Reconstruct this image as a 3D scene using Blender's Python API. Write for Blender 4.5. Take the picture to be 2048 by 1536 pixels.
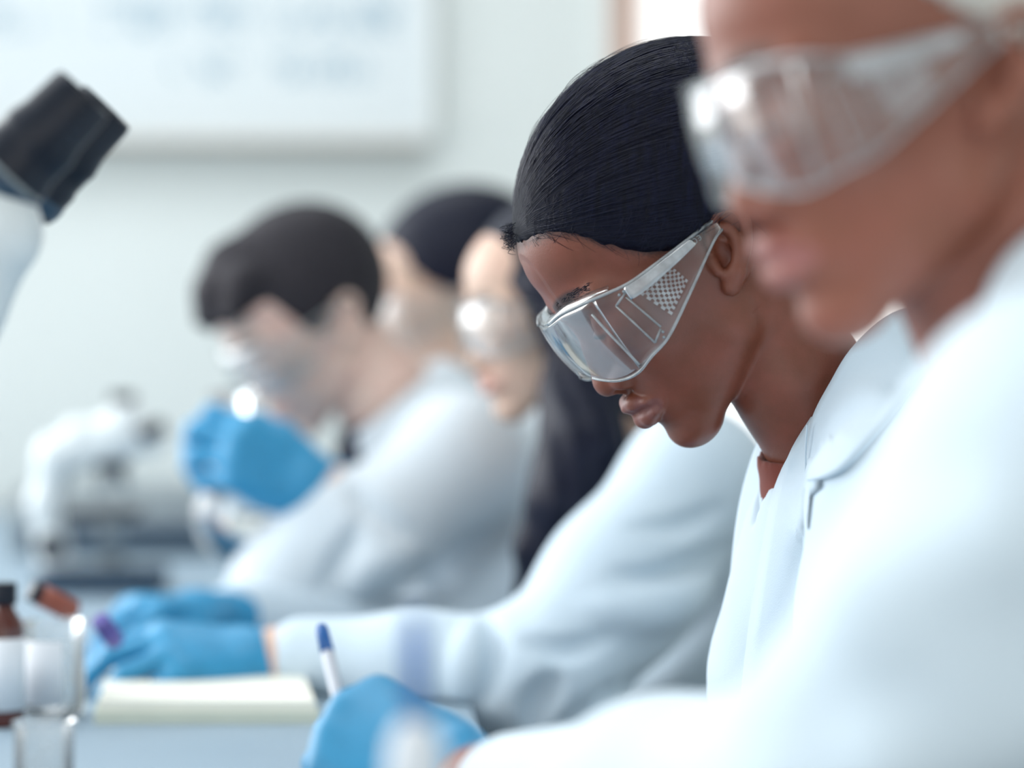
import bpy, bmesh, math, random
import numpy as np
from mathutils import Vector, Matrix, Euler

for o in list(bpy.data.objects):
    bpy.data.objects.remove(o)
SC = bpy.context.scene
COL = SC.collection

# ------------------------------------------------------------------ camera, world, light, exposure
CAM_Z = 1.15
FPX = 2048 * 85.0 / 36.0          # focal length in pixels of the 2048 px frame
HORIZON = 700.0                   # picture row of the horizon
Y_FOCUS = 1.650
cam_d = bpy.data.cameras.new('camera')
cam_d.lens = 85.0
cam_d.sensor_width = 36.0
cam_d.shift_y = -(768.0 - HORIZON) / 2048.0
cam_d.clip_start = 0.05
cam_d.dof.use_dof = True
cam_d.dof.focus_distance = Y_FOCUS
cam_d.dof.aperture_fstop = 2.0
cam_d.dof.aperture_blades = 0
cam = bpy.data.objects.new('camera', cam_d)
cam.location = (0, 0, CAM_Z)
cam.rotation_euler = (math.radians(90), 0, 0)
COL.objects.link(cam)
SC.camera = cam

w = bpy.data.worlds.new('daylight')
SC.world = w
w.use_nodes = True
bg = w.node_tree.nodes['Background']
bg.inputs[0].default_value = (1.0, 0.985, 0.965, 1)
bg.inputs[1].default_value = 1.45

def area_light(name, loc, target, sx, sy, power, col):
    d = bpy.data.lights.new(name, 'AREA')
    d.shape = 'RECTANGLE'; d.size = sx; d.size_y = sy
    d.energy = power; d.color = col
    o = bpy.data.objects.new(name, d)
    o.location = loc
    o.rotation_euler = (Vector(target) - Vector(loc)).to_track_quat('-Z', 'Y').to_euler()
    COL.objects.link(o)
    return o
area_light('window_daylight', (-2.4, 2.9, 1.9), (0.2, 1.7, 1.1), 3.6, 2.0, 44, (0.93, 0.97, 1.0)).data.spread = math.radians(125)

for lx, ly in ((-0.75, 3.55), (-0.55, 1.75)):          # unseen overhead lights, added to brighten the room and shade folds
    area_light('overhead_fill', (lx, ly, 2.72), (lx, ly, 0.0), 1.8, 1.0, 12, (0.97, 0.98, 1.0))
SC.view_settings.view_transform = 'Standard'
SC.view_settings.look = 'None'
SC.view_settings.gamma = 1.0
SC.view_settings.use_curve_mapping = False
SC.view_settings.exposure = 0.22
SC.cycles.adaptive_threshold = 0.04
SC.cycles.max_bounces = 6
SC.cycles.diffuse_bounces = 3
SC.cycles.glossy_bounces = 3
SC.cycles.transmission_bounces = 6
SC.cycles.transparent_max_bounces = 12
SC.cycles.caustics_reflective = False
SC.cycles.caustics_refractive = False

# ------------------------------------------------------------------ helpers
def P(u, v, Y):
    """world point seen at picture pixel (u, v) at distance Y"""
    return np.array([(u - 1024.0) / FPX * Y, Y, CAM_Z - (v - HORIZON) / FPX * Y])

def px(n, Y):
    return n / FPX * Y

def srgb(r, g, b):
    f = lambda c: ((c / 255.0) / 12.92) if c <= 10 else (((c / 255.0) + 0.055) / 1.055) ** 2.4
    return (f(r), f(g), f(b), 1.0)

def tag(o, label=None, cat=None, group=None, kind=None):
    if label: o['label'] = label
    if cat: o['category'] = cat
    if group: o['group'] = group
    if kind: o['kind'] = kind
    return o

def empty(name, loc, label=None, cat=None, group=None):
    o = bpy.data.objects.new(name, None)
    o.location = loc
    o.empty_display_size = 0.05
    COL.objects.link(o)
    return tag(o, label, cat, group)

def base_of(o):
    """world location of an object that is only translated, up its parents"""
    l = np.zeros(3)
    while o is not None:
        l = l + np.array(o.location); o = o.parent
    return l

def mk(name, V, F, mat, parent=None, origin=None, smooth=True, attrs=None):
    """one mesh object from world-space vertices"""
    V = np.asarray(V, dtype=np.float64).reshape(-1, 3)
    if parent is not None:
        off = base_of(parent)
    else:
        off = np.array(origin if origin is not None else (V.min(0) + V.max(0)) / 2 * np.array([1, 1, 0]) + np.array([0, 0, V[:, 2].min()]))
    me = bpy.data.meshes.new(name)
    W = V - off
    if isinstance(F, np.ndarray):
        n, k = F.shape
        me.vertices.add(len(W)); me.vertices.foreach_set('co', W.astype(np.float32).ravel())
        me.loops.add(n * k); me.loops.foreach_set('vertex_index', F.astype(np.int32).ravel())
        me.polygons.add(n)
        me.polygons.foreach_set('loop_start', np.arange(0, n * k, k, dtype=np.int32))
        me.update(calc_edges=True)
    else:
        me.from_pydata([tuple(p) for p in W], [], F)
        me.update()
    if smooth:
        me.polygons.foreach_set('use_smooth', np.ones(len(me.polygons), dtype=bool))
    for k_, a in (attrs or {}).items():
        at = me.attributes.new(k_, 'FLOAT', 'POINT')
        at.data.foreach_set('value', np.asarray(a, dtype=np.float32))
    me.validate()
    if mat is not None: me.materials.append(mat)
    o = bpy.data.objects.new(name, me)
    COL.objects.link(o)
    if parent is not None: o.parent = parent
    else: o.location = off
    return o

class MB:
    """collects vertices and faces of one mesh"""
    def __init__(s): s.v = []; s.f = []
    def add(s, V, F):
        b = len(s.v); s.v += [tuple(p) for p in V]; s.f += [tuple(i + b for i in f) for f in F]; return s
    def box(s, lo, hi, M=None, bevel=0.0):
        bm = bmesh.new(); bmesh.ops.create_cube(bm, size=1)
        lo = np.array(lo, float); hi = np.array(hi, float)
        for v in bm.verts: v.co = Vector((lo + hi) / 2 + np.array(v.co) * (hi - lo))
        if bevel: bmesh.ops.bevel(bm, geom=list(bm.edges), offset=bevel, segments=2, profile=0.6, affect='EDGES')
        bm.verts.index_update()
        V = [v.co.copy() for v in bm.verts]; F = [tuple(v.index for v in f.verts) for f in bm.faces]; bm.free()
        if M is not None: V = [M @ v for v in V]
        return s.add(V, F)
    def lathe(s, prof, n=32, M=None, close=True):
        """prof: list of (r, z) bottom to top about local z"""
        V = []; F = []
        for r, z in prof:
            for i in range(n):
                a = 2 * math.pi * i / n; V.append(Vector((r * math.cos(a), r * math.sin(a), z)))
        m = len(prof)
        for j in range(m - 1):
            for i in range(n):
                F.append((j * n + i, j * n + (i + 1) % n, (j + 1) * n + (i + 1) % n, (j + 1) * n + i))
        if close:
            F.append(tuple(range(n))[::-1]); F.append(tuple((m - 1) * n + i for i in range(n)))
        if M is not None: V = [M @ v for v in V]
        return s.add(V, F)
    def tube(s, pts, r, n=8, cap=True):
        pts = [Vector(p) for p in pts]
        rs = r if hasattr(r, '__len__') else [r] * len(pts)
        V = []; F = []
        t0 = (pts[1] - pts[0]).normalized()
        x = t0.orthogonal().normalized()
        for i, p in enumerate(pts):
            t = (pts[min(i + 1, len(pts) - 1)] - pts[max(i - 1, 0)]).normalized()
            x = (x - t * x.dot(t)).normalized(); y = t.cross(x)
            for k in range(n):
                a = 2 * math.pi * k / n
                V.append(p + (x * math.cos(a) + y * math.sin(a)) * rs[i])
        for j in range(len(pts) - 1):
            for i in range(n):
                F.append((j * n + i, j * n + (i + 1) % n, (j + 1) * n + (i + 1) % n, (j + 1) * n + i))
        if cap:
            F.append(tuple(range(n))[::-1]); F.append(tuple((len(pts) - 1) * n + i for i in range(n)))
        return s.add(V, F)
    def sheet(s, G, th=0.0):
        """grid of points (rows x cols); th gives it thickness along its normals"""
        G = np.asarray(G, float); R, Cn = G.shape[:2]
        idx = lambda i, j: i * Cn + j
        F = [(idx(i, j), idx(i, j + 1), idx(i + 1, j + 1), idx(i + 1, j)) for i in range(R - 1) for j in range(Cn - 1)]
        if th == 0: return s.add(G.reshape(-1, 3), F)
        du = np.gradient(G, axis=0); dv = np.gradient(G, axis=1)
        N = np.cross(dv, du); N /= (np.linalg.norm(N, axis=2, keepdims=True) + 1e-9)
        A = (G + N * th / 2).reshape(-1, 3); B = (G - N * th / 2).reshape(-1, 3); n = len(A)
        F2 = [tuple(f[::-1]) for f in F] + [tuple(i + n for i in f) for f in F]
        rim = [idx(0, j) for j in range(Cn)] + [idx(i, Cn - 1) for i in range(1, R)] + [idx(R - 1, j) for j in range(Cn - 2, -1, -1)] + [idx(i, 0) for i in range(R - 2, 0, -1)]
        for a, b in zip(rim, rim[1:] + rim[:1]): F2.append((a, b, b + n, a + n))
        return s.add(np.vstack([A, B]), F2)
    def build(s, name, mat, parent=None, smooth=True, origin=None, auto=None):
        o = mk(name, s.v, s.f, mat, parent, origin, smooth)
        if auto is not None and smooth:
            me = o.data
            bm = bmesh.new(); bm.from_mesh(me)
            bmesh.ops.recalc_face_normals(bm, faces=bm.faces)
            for e in bm.edges:
                if len(e.link_faces) == 2 and e.calc_face_angle(0) > math.radians(auto): e.smooth = False
            bm.to_mesh(me); bm.free()
        return o

def frame(a, b, up=(0, 0, 1)):
    """matrix with local z from a to b, origin a"""
    a = Vector(a); z = (Vector(b) - a).normalized()
    x = Vector(up).cross(z)
    if x.length < 1e-4: x = z.orthogonal()
    x.normalize(); y = z.cross(x)
    M = Matrix((x, y, z)).transposed().to_4x4(); M.translation = a
    return M

# ------------------------------------------------------------------ signed-distance modelling
class Field:
    def __init__(s, lo, hi, h):
        s.lo = np.array(lo, float); s.h = h
        n = np.ceil((np.array(hi) - s.lo) / h).astype(int) + 1
        s.ax = [(s.lo[i] + h * np.arange(n[i])).astype(np.float32) for i in range(3)]
        s.d = np.full(n, 1.0, np.float32)
    def sub(s, lo, hi):
        sl = []
        for i in range(3):
            a = int(np.clip(np.floor((lo[i] - s.lo[i]) / s.h), 0, len(s.ax[i])))
            b = int(np.clip(np.ceil((hi[i] - s.lo[i]) / s.h) + 1, 0, len(s.ax[i])))
            sl.append(slice(a, b))
        return tuple(sl), s.ax[0][sl[0]][:, None, None], s.ax[1][sl[1]][None, :, None], s.ax[2][sl[2]][None, None, :]
    def op(s, prim, k=0.0, mode='u'):
        lo, hi, fn = prim
        pad = k + 4 * s.h + 0.004
        sl, X, Y, Z = s.sub(np.array(lo) - pad, np.array(hi) + pad)
        cur = s.d[sl]
        if cur.size == 0: return s
        d2 = fn(X, Y, Z).astype(np.float32)
        if mode == 's': d2 = -d2
        sg = 1.0 if mode == 'u' else -1.0   # 'i' intersects, 's' subtracts
        if k > 0:
            hh = np.clip(0.5 + 0.5 * sg * (d2 - cur) / k, 0, 1)
            s.d[sl] = d2 * (1 - hh) + cur * hh - sg * k * hh * (1 - hh)
        else:
            s.d[sl] = np.minimum(cur, d2) if sg > 0 else np.maximum(cur, d2)
        return s
    def add(s, prim, k=0.0): return s.op(prim, k, 'u')
    def cut(s, prim, k=0.0): return s.op(prim, k, 's')
    def both(s, mk_prim, k=0.0, mode='u'):
        s.op(mk_prim(1), k, mode); return s.op(mk_prim(-1), k, mode)
    def warp(s, fn):
        """add a displacement fn(X,Y,Z) to the whole field"""
        sl, X, Y, Z = s.sub(s.lo, s.lo + s.h * np.array(s.d.shape))
        s.d += fn(X, Y, Z).astype(np.float32)
        return s
    def mesh(s):
        d = s.d; h = s.h
        ins = d < 0
        c = [ins[i:ins.shape[0] - 1 + i, j:ins.shape[1] - 1 + j, k:ins.shape[2] - 1 + k] for i in (0, 1) for j in (0, 1) for k in (0, 1)]
        tot = np.zeros(c[0].shape, np.int8)
        for a in c: tot += a
        act = (tot > 0) & (tot < 8)
        I, J, K = np.nonzero(act)
        n = len(I)
        ids = np.full(act.shape, -1, np.int64); ids[I, J, K] = np.arange(n)
        off = [(i, j, k) for i in (0, 1) for j in (0, 1) for k in (0, 1)]
        vals = np.stack([d[I + a, J + b, K + e] for a, b, e in off], 1)
        acc = np.zeros((n, 3)); cnt = np.zeros(n)
        offa = np.array(off, float)
        for a in range(8):
            for b in range(a + 1, 8):
                if np.abs(offa[a] - offa[b]).sum() != 1: continue
                va, vb = vals[:, a], vals[:, b]
                m = (va < 0) != (vb < 0)
                t = np.where(m, va / np.where(m, va - vb, 1), 0)
                p = offa[a] + t[:, None] * (offa[b] - offa[a])
                acc += np.where(m[:, None], p, 0); cnt += m
        V = s.lo + h * (np.stack([I, J, K], 1) + acc / cnt[:, None])
        Fs = []
        for ax in range(3):
            a0 = [slice(None)] * 3; a1 = [slice(None)] * 3
            a0[ax] = slice(0, -1); a1[ax] = slice(1, None)
            A = ins[tuple(a0)]; B = ins[tuple(a1)]
            idx = np.argwhere(A != B)
            o1, o2 = [(1, 2), (2, 0), (0, 1)][ax]
            ok = (idx[:, o1] > 0) & (idx[:, o2] > 0) & (idx[:, o1] < d.shape[o1] - 1) & (idx[:, o2] < d.shape[o2] - 1)
            idx = idx[ok]
            fl = A[idx[:, 0], idx[:, 1], idx[:, 2]]
            def cell(da, db):
                q = idx.copy(); q[:, o1] -= da; q[:, o2] -= db
                return ids[q[:, 0], q[:, 1], q[:, 2]]
            Q = np.stack([cell(1, 1), cell(0, 1), cell(0, 0), cell(1, 0)], 1)
            Q[~fl] = Q[~fl][:, ::-1]
            Fs.append(Q)
        F = np.vstack(Fs)
        return V, F[(F >= 0).all(1)]

def ell(c, r, R=None):
    c = np.array(c, float); r = np.array(r, float); m = r.max() if R is not None else r
    Rt = None if R is None else np.array(R)
    def fn(X, Y, Z):
        x, y, z = X - c[0], Y - c[1], Z - c[2]
        if Rt is not None:
            x, y, z = (Rt[0, 0] * x + Rt[1, 0] * y + Rt[2, 0] * z, Rt[0, 1] * x + Rt[1, 1] * y + Rt[2, 1] * z, Rt[0, 2] * x + Rt[1, 2] * y + Rt[2, 2] * z)
        k0 = np.sqrt((x / r[0]) ** 2 + (y / r[1]) ** 2 + (z / r[2]) ** 2)
        k1 = np.sqrt((x / r[0] ** 2) ** 2 + (y / r[1] ** 2) ** 2 + (z / r[2] ** 2) ** 2) + 1e-9
        return k0 * (k0 - 1) / k1
    return c - m, c + m, fn

def rc(a, b, r1, r2=None):
    """round cone"""
    a = np.array(a, float); b = np.array(b, float); r2 = r1 if r2 is None else r2
    ba = b - a; L = float(ba @ ba) + 1e-12; m = max(r1, r2)
    def fn(X, Y, Z):
        x, y, z = X - a[0], Y - a[1], Z - a[2]
        t = np.clip((x * ba[0] + y * ba[1] + z * ba[2]) / L, 0, 1)
        return np.sqrt((x - t * ba[0]) ** 2 + (y - t * ba[1]) ** 2 + (z - t * ba[2]) ** 2) - (r1 + (r2 - r1) * t)
    return np.minimum(a, b) - m, np.maximum(a, b) + m, fn

def sph(c, r): return rc(c, np.array(c, float) + 1e-5, r)
BIG = 9.0
def half(n, p):
    """half space, inside where (x-p).n < 0"""
    n = np.array(n, float); n /= np.linalg.norm(n); q = float(n @ np.array(p, float))
    return np.full(3, -BIG), np.full(3, BIG), lambda X, Y, Z: n[0] * X + n[1] * Y + n[2] * Z - q
def func(fn): return np.full(3, -BIG), np.full(3, BIG), fn
def evalp(prim, V):
    return prim[2](V[:, 0], V[:, 1], V[:, 2])
def chain(F, pts, rs, k):
    for i in range(len(pts) - 1): F.add(rc(pts[i], pts[i + 1], rs[i], rs[i + 1]), k)
    return F
def rotm(ax, deg): return np.array(Matrix.Rotation(math.radians(deg), 3, ax))
def xf(M, V):
    A = np.array(M); return np.asarray(V) @ A[:3, :3].T + A[:3, 3]
def smooth01(x, a, b):
    t = np.clip((x - a) / (b - a), 0, 1); return t * t * (3 - 2 * t)
def spl(pts, n):
    """Catmull-Rom through points"""
    p = np.asarray(pts, float); p = np.vstack([2 * p[0] - p[1], p, 2 * p[-1] - p[-2]])
    out = []
    m = len(p) - 3
    for t in np.linspace(0, m - 1e-6, n):
        i = int(t); f = t - i; a, b, c, d = p[i:i + 4]
        out.append(0.5 * (2 * b + (c - a) * f + (2 * a - 5 * b + 4 * c - d) * f * f + (3 * b - a - 3 * c + d) * f ** 3))
    return np.array(out)
# ------------------------------------------------------------------ materials
class N:
    def __init__(s, name):
        s.m = bpy.data.materials.new(name); s.m.use_nodes = True
        s.t = s.m.node_tree; s.b = s.t.nodes['Principled BSDF']; s.out = s.t.nodes['Material Output']
    def n(s, ty, **kw):
        x = s.t.nodes.new(ty)
        for k, v in kw.items():
            if hasattr(x, k): setattr(x, k, v)
            else: x.inputs[k].default_value = v
        return x
    def l(s, a, b): s.t.links.new(a, b)
    def set(s, **kw):
        for k, v in kw.items(): s.b.inputs[k.replace('_', ' ')].default_value = v
        return s
    def noise(s, scale, detail=3, rough=0.5, vec='Object', sc=(1, 1, 1)):
        tc = s.n('ShaderNodeTexCoord'); mp = s.n('ShaderNodeMapping'); mp.inputs['Scale'].default_value = sc
        s.l(tc.outputs[vec], mp.inputs['Vector'])
        nz = s.n('ShaderNodeTexNoise', Scale=scale, Detail=detail, Roughness=rough)
        s.l(mp.outputs[0], nz.inputs['Vector']); return nz
    def mix(s, fac, a, b):
        m = s.n('ShaderNodeMix', data_type='RGBA')
        for i, v in ((0, fac), (6, a), (7, b)):
            if hasattr(v, 'is_output'): s.l(v, m.inputs[i])
            else: m.inputs[i].default_value = v
        return m.outputs[2]
    def ramp(s, fac, stops):
        r = s.n('ShaderNodeValToRGB'); e = r.color_ramp.elements
        while len(e) < len(stops): e.new(0.5)
        for x, (p, c) in zip(e, stops): x.position = p; x.color = c if len(c) == 4 else (*c, 1)
        s.l(fac, r.inputs[0]); return r.outputs[0]
    def bump(s, h, strength, dist):
        b = s.n('ShaderNodeBump', Strength=strength, Distance=dist); s.l(h, b.inputs['Height']); s.l(b.outputs[0], s.b.inputs['Normal']); return s
    def attr(s, name):
        a = s.n('ShaderNodeAttribute'); a.attribute_name = name; return a.outputs['Fac']
    def color(s, sock): s.l(sock, s.b.inputs['Base Color']); return s

def plain(name, col, rough=0.5, metal=0.0, var=0.04, scale=30, spec=0.5, bump=0.0):
    m = N(name)
    nz = m.noise(scale, 4)
    c0 = tuple(max(0, c * (1 - var)) for c in col[:3]) + (1,); c1 = tuple(min(1, c * (1 + var)) for c in col[:3]) + (1,)
    m.color(m.ramp(nz.outputs[0], [(0.3, c0), (0.7, c1)]))
    m.set(Roughness=rough, Metallic=metal)
    m.b.inputs['Specular IOR Level'].default_value = spec
    if bump: m.bump(nz.outputs[0], bump, 0.002)
    return m.m

def skin(name, base, red, lipc, browc, rough=0.42, sss=0.12):
    m = N(name)
    nz = m.noise(38, 5, 0.6); nf = m.noise(700, 2, 0.6); nb = m.noise(9, 3)
    c = m.mix(m.ramp(nz.outputs[0], [(0.35, (0, 0, 0)), (0.7, (1, 1, 1))]), base, red)
    dk = tuple(x * 0.8 for x in base[:3]) + (1,)
    c = m.mix(m.ramp(nb.outputs[0], [(0.45, (0, 0, 0)), (0.7, (.6, .6, .6))]), c, dk)
    c = m.mix(m.attr('lip'), c, lipc)
    c = m.mix(m.attr('brow'), c, browc)
    m.color(c)
    m.set(Roughness=rough)
    m.b.inputs['Specular IOR Level'].default_value = 0.45
    m.bump(nf.outputs[0], 0.18, 0.0006)
    return m.m

def hair_mat(name, c0, c1, rough=0.34, spec=0.5, phi=True):
    m = N(name)
    if phi:
        cb = m.n('ShaderNodeCombineXYZ')
        ph = m.attr('phi'); tt = m.attr('tt')
        m.l(ph, cb.inputs[0]); m.l(tt, cb.inputs[1])
        mp = m.n('ShaderNodeMapping'); mp.inputs['Scale'].default_value = (60, 2.2, 1); m.l(cb.outputs[0], mp.inputs[0])
        nz = m.n('ShaderNodeTexNoise', Scale=1.0, Detail=5, Roughness=0.65); m.l(mp.outputs[0], nz.inputs[0])
        m.bump(nz.outputs[0], 0.7, 0.002)
    else:
        nz = m.noise(220, 4, 0.6, sc=(1, 1, .12)); m.bump(nz.outputs[0], 0.5, 0.002)
    m.color(m.mix(m.ramp(nz.outputs[0], [(0.35, (0, 0, 0)), (0.75, (1, 1, 1))]), c0, c1))
    m.set(Roughness=rough); m.b.inputs['Specular IOR Level'].default_value = spec
    return m.m

def cloth(name, base, shade, rough=0.85):
    m = N(name)
    nz = m.noise(14, 4, 0.55); wv = m.noise(900, 2, 0.5)
    m.color(m.mix(nz.outputs[0], base, shade))
    m.set(Roughness=rough); m.b.inputs['Specular IOR Level'].default_value = 0.2
    m.b.inputs['Sheen Weight'].default_value = 0.15
    m.bump(wv.outputs[0], 0.25, 0.0007)
    return m.m

def clear(name, tint=(0.97, 0.985, 0.99), haze=0.06, hazecol=(0.85, 0.9, 0.93, 1), rough=0.06, ior=1.5, boost=1.0):
    """thin clear plastic or glass: see-through, Fresnel gloss, a little milkiness"""
    m = N(name); t = m.t
    t.nodes.remove(m.b)
    tr = m.n('ShaderNodeBsdfTransparent'); tr.inputs[0].default_value = (*tint, 1)
    gl = m.n('ShaderNodeBsdfGlossy'); gl.inputs['Roughness'].default_value = rough
    df = m.n('ShaderNodeBsdfDiffuse'); df.inputs[0].default_value = hazecol
    tl = m.n('ShaderNodeBsdfTranslucent'); tl.inputs[0].default_value = hazecol
    dt = m.n('ShaderNodeMixShader'); m.l(df.outputs[0], dt.inputs[1]); m.l(tl.outputs[0], dt.inputs[2])
    nz = m.noise(60, 3, 0.6)
    hz = m.n('ShaderNodeMapRange'); m.l(nz.outputs[0], hz.inputs[0])
    hz.inputs[1].default_value = 0.3; hz.inputs[2].default_value = 0.75; hz.inputs[3].default_value = haze * 0.6; hz.inputs[4].default_value = haze * 1.5
    a = m.n('ShaderNodeMixShader'); m.l(hz.outputs[0], a.inputs[0]); m.l(tr.outputs[0], a.inputs[1]); m.l(dt.outputs[0], a.inputs[2])
    fr = m.n('ShaderNodeFresnel', IOR=ior)
    mu = m.n('ShaderNodeMath', operation='MULTIPLY'); mu.use_clamp = True; m.l(fr.outputs[0], mu.inputs[0]); mu.inputs[1].default_value = boost
    b = m.n('ShaderNodeMixShader'); m.l(mu.outputs[0], b.inputs[0]); m.l(a.outputs[0], b.inputs[1]); m.l(gl.outputs[0], b.inputs[2])
    m.l(b.outputs[0], m.out.inputs[0])
    return m.m

M_wall = plain('wall_paint', srgb(227, 234, 232), 0.8, var=0.012, scale=3, bump=0.02)
M_floor = plain('floor_vinyl', srgb(150, 160, 165), 0.45, var=0.05, scale=8)
M_ceil = plain('ceiling_paint', srgb(235, 238, 238), 0.85, var=0.01, scale=3)
M_wood = plain('door_frame_wood', srgb(196, 160, 142), 0.5, var=0.06, scale=25)
M_trim = plain('pale_trim', srgb(226, 230, 228), 0.5, var=0.01)
M_alu = plain('brushed_aluminium', srgb(205, 203, 196), 0.4, 0.3, var=0.03, scale=60)
M_bench = plain('bench_laminate', srgb(142, 163, 178), 0.5, var=0.02, scale=12)
M_benchside = plain('bench_cabinet', srgb(214, 218, 218), 0.5, var=0.02)
M_paper = plain('cream_paper', srgb(240, 240, 228), 0.7, var=0.02)
M_cover = plain('pad_card', srgb(214, 220, 205), 0.7, var=0.03)
M_white = plain('white_enamel', srgb(226, 234, 236), 0.28, var=0.015, scale=15)
M_black = plain('black_plastic', srgb(16, 24, 38), 0.38, var=0.15, scale=40, spec=0.3)
M_navy = plain('dark_blue_plastic', srgb(40, 66, 88), 0.4, var=0.1)
M_grey = plain('grey_metal', srgb(150, 160, 165), 0.35, 0.6, var=0.04)
M_amber = plain('amber_glass', srgb(84, 32, 22), 0.1, var=0.15, scale=20, spec=0.7)
M_label = plain('white_label', srgb(228, 234, 240), 0.6, var=0.01)
M_rust = plain('rust_liquid', srgb(150, 82, 66), 0.3, var=0.1)
M_violet = plain('violet_liquid', srgb(92, 84, 160), 0.3, var=0.1)
M_penblue = plain('pen_blue', srgb(36, 98, 168), 0.3, var=0.05)
M_pengrey = plain('pen_grey', srgb(190, 196, 206), 0.35, var=0.03)
M_coat = cloth('coat_cotton', srgb(209, 224, 234), srgb(199, 217, 230))
M_coat1 = cloth('coat_cotton_bright', srgb(224, 239, 248), srgb(216, 233, 244))
M_coat2 = cloth('coat_cotton_pale', srgb(222, 231, 237), srgb(214, 225, 233))
M_top = cloth('russet_top', srgb(126, 62, 48), srgb(104, 48, 40))
M_topdark = cloth('dark_top', srgb(32, 36, 58), srgb(26, 28, 44))
M_trousers = cloth('trouser_cloth', srgb(52, 60, 78), srgb(42, 48, 64))
M_glove = plain('nitrile_blue', srgb(50, 146, 192), 0.42, var=0.08, scale=45, bump=0.25)
M_plastic = clear('goggle_plastic', haze=0.045, rough=0.16, boost=0.6)
M_lens = clear('goggle_lens', haze=0.04, rough=0.10, boost=0.38)
M_rib = clear('goggle_rib', haze=0.6, rough=0.15, boost=1.2)
def glass(name):
    m = N(name); nz = m.noise(40, 2)
    m.color(m.ramp(nz.outputs[0], [(0.3, (0.96, 0.98, 0.98)), (0.7, (1, 1, 1))]))
    m.set(Roughness=0.02, IOR=1.47); m.b.inputs['Transmission Weight'].default_value = 1.0
    return m.m
M_glass = glass('lab_glass')
M_glass2 = clear('thin_glassware', haze=0.22, rough=0.12, boost=0.8)
M_blueclear = clear('blue_clear_plastic', tint=(0.45, 0.62, 0.93), haze=0.9, hazecol=(0.16, 0.36, 0.82, 1), rough=0.1)
M_pane = clear('window_glass', haze=0.0, rough=0.0)
SK_dark = skin('skin_brown', srgb(120, 68, 50), srgb(134, 74, 58), srgb(124, 76, 70), srgb(36, 26, 28))
SK_near = skin('skin_tan_brown', srgb(140, 86, 67), srgb(150, 91, 75), srgb(162, 104, 98), srgb(60, 40, 36))
SK_pale = skin('skin_pale', srgb(222, 198, 184), srgb(226, 186, 174), srgb(206, 160, 150), srgb(60, 48, 46), sss=0.2)
SK_tan = skin('skin_light_tan', srgb(214, 186, 166), srgb(218, 176, 158), srgb(202, 150, 138), srgb(40, 34, 40), sss=0.2)
H_black = hair_mat('hair_black', srgb(7, 9, 24), srgb(14, 17, 38), 0.5, 0.12)
H_strand = hair_mat('hair_black_strand', srgb(6, 9, 26), srgb(15, 19, 46), 0.3, 0.17, phi=False)
H_long = hair_mat('hair_blue_black', srgb(12, 15, 32), srgb(20, 25, 46), 0.42, 0.2, phi=False)
H_brown = hair_mat('hair_dark_brown', srgb(30, 28, 36), srgb(50, 46, 52), 0.6, 0.3, phi=False)
H_grey = hair_mat('hair_pale_grey', srgb(196, 194, 188), srgb(212, 209, 202), 0.8, 0.2, phi=False)
# ------------------------------------------------------------------ the room
YW = 4.7
BZ = 0.84                                  # bench top height
def struct(name, mb, mat, parent=None, smooth=False):
    o = mb.build(name, mat, parent, smooth)
    if parent is None: o['kind'] = 'structure'
    return o
struct('floor', MB().box((-3.2, -1.6, -0.06), (2.6, YW + 0.1, 0.0)), M_floor)
struct('ceiling', MB().box((-3.2, -1.6, 2.75), (2.6, YW + 0.1, 2.83)), M_ceil)
# back wall with a window opening on the right
WX0, WX1, WZ0, WZ1 = px(1278 - 1024, YW), 1.45, 0.95, 2.2
wb = MB()
wb.box((-3.2, YW, 0), (WX0, YW + 0.12, 2.75)); wb.box((WX1, YW, 0), (2.6, YW + 0.12, 2.75))
wb.box((WX0, YW, 0), (WX1, YW + 0.12, WZ0)); wb.box((WX0, YW, WZ1), (WX1, YW + 0.12, 2.75))
struct('wall_back', wb, M_wall)
struct('wall_right', MB().box((2.6, -1.6, 0), (2.72, YW + 0.1, 2.75)), M_wall)
wf = MB()
for a, b in (((-3.2, -1.72, 0), (-2.4, -1.6, 2.75)), ((2.3, -1.72, 0), (2.6, -1.6, 2.75)), ((-2.4, -1.72, 0), (2.3, -1.6, 0.6)), ((-2.4, -1.72, 2.5), (2.3, -1.6, 2.75))): wf.box(a, b)
struct('added_wall_front', wf, M_wall)  # unseen wall added to cut light from behind the camera, opening sized for fill
win = MB()
f = 0.050
win.box((WX0 - f, YW - 0.035, WZ0 - f), (WX0, YW + 0.08, WZ1 + f), bevel=0.004); win.box((WX1, YW - 0.035, WZ0 - f), (WX1 + f, YW + 0.08, WZ1 + f), bevel=0.004)
win.box((WX0, YW - 0.035, WZ1), (WX1, YW + 0.08, WZ1 + f), bevel=0.004); win.box((WX0, YW - 0.045, WZ0 - f), (WX1, YW + 0.08, WZ0), bevel=0.004)
window = struct('window_1', win, M_wood)
mid = MB(); mid.box(((WX0 + WX1) / 2 - 0.02, YW - 0.01, WZ0), ((WX0 + WX1) / 2 + 0.02, YW + 0.05, WZ1), bevel=0.003)
struct('mullion', mid, M_wood, window)
for a, b in ((WX0, (WX0 + WX1) / 2 - 0.02), ((WX0 + WX1) / 2 + 0.02, WX1)):
    struct('pane', MB().box((a, YW + 0.03, WZ0), (b, YW + 0.034, WZ1)), M_pane, window)
struct('trim_1', MB().box((WX0 - f - 0.025, YW - 0.02, 0.1), (WX0 - f, YW, 2.75), bevel=0.003), M_trim)
struct('baseboard_back', MB().box((-3.2, YW - 0.015, 0), (2.6, YW, 0.1)), M_trim)

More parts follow.
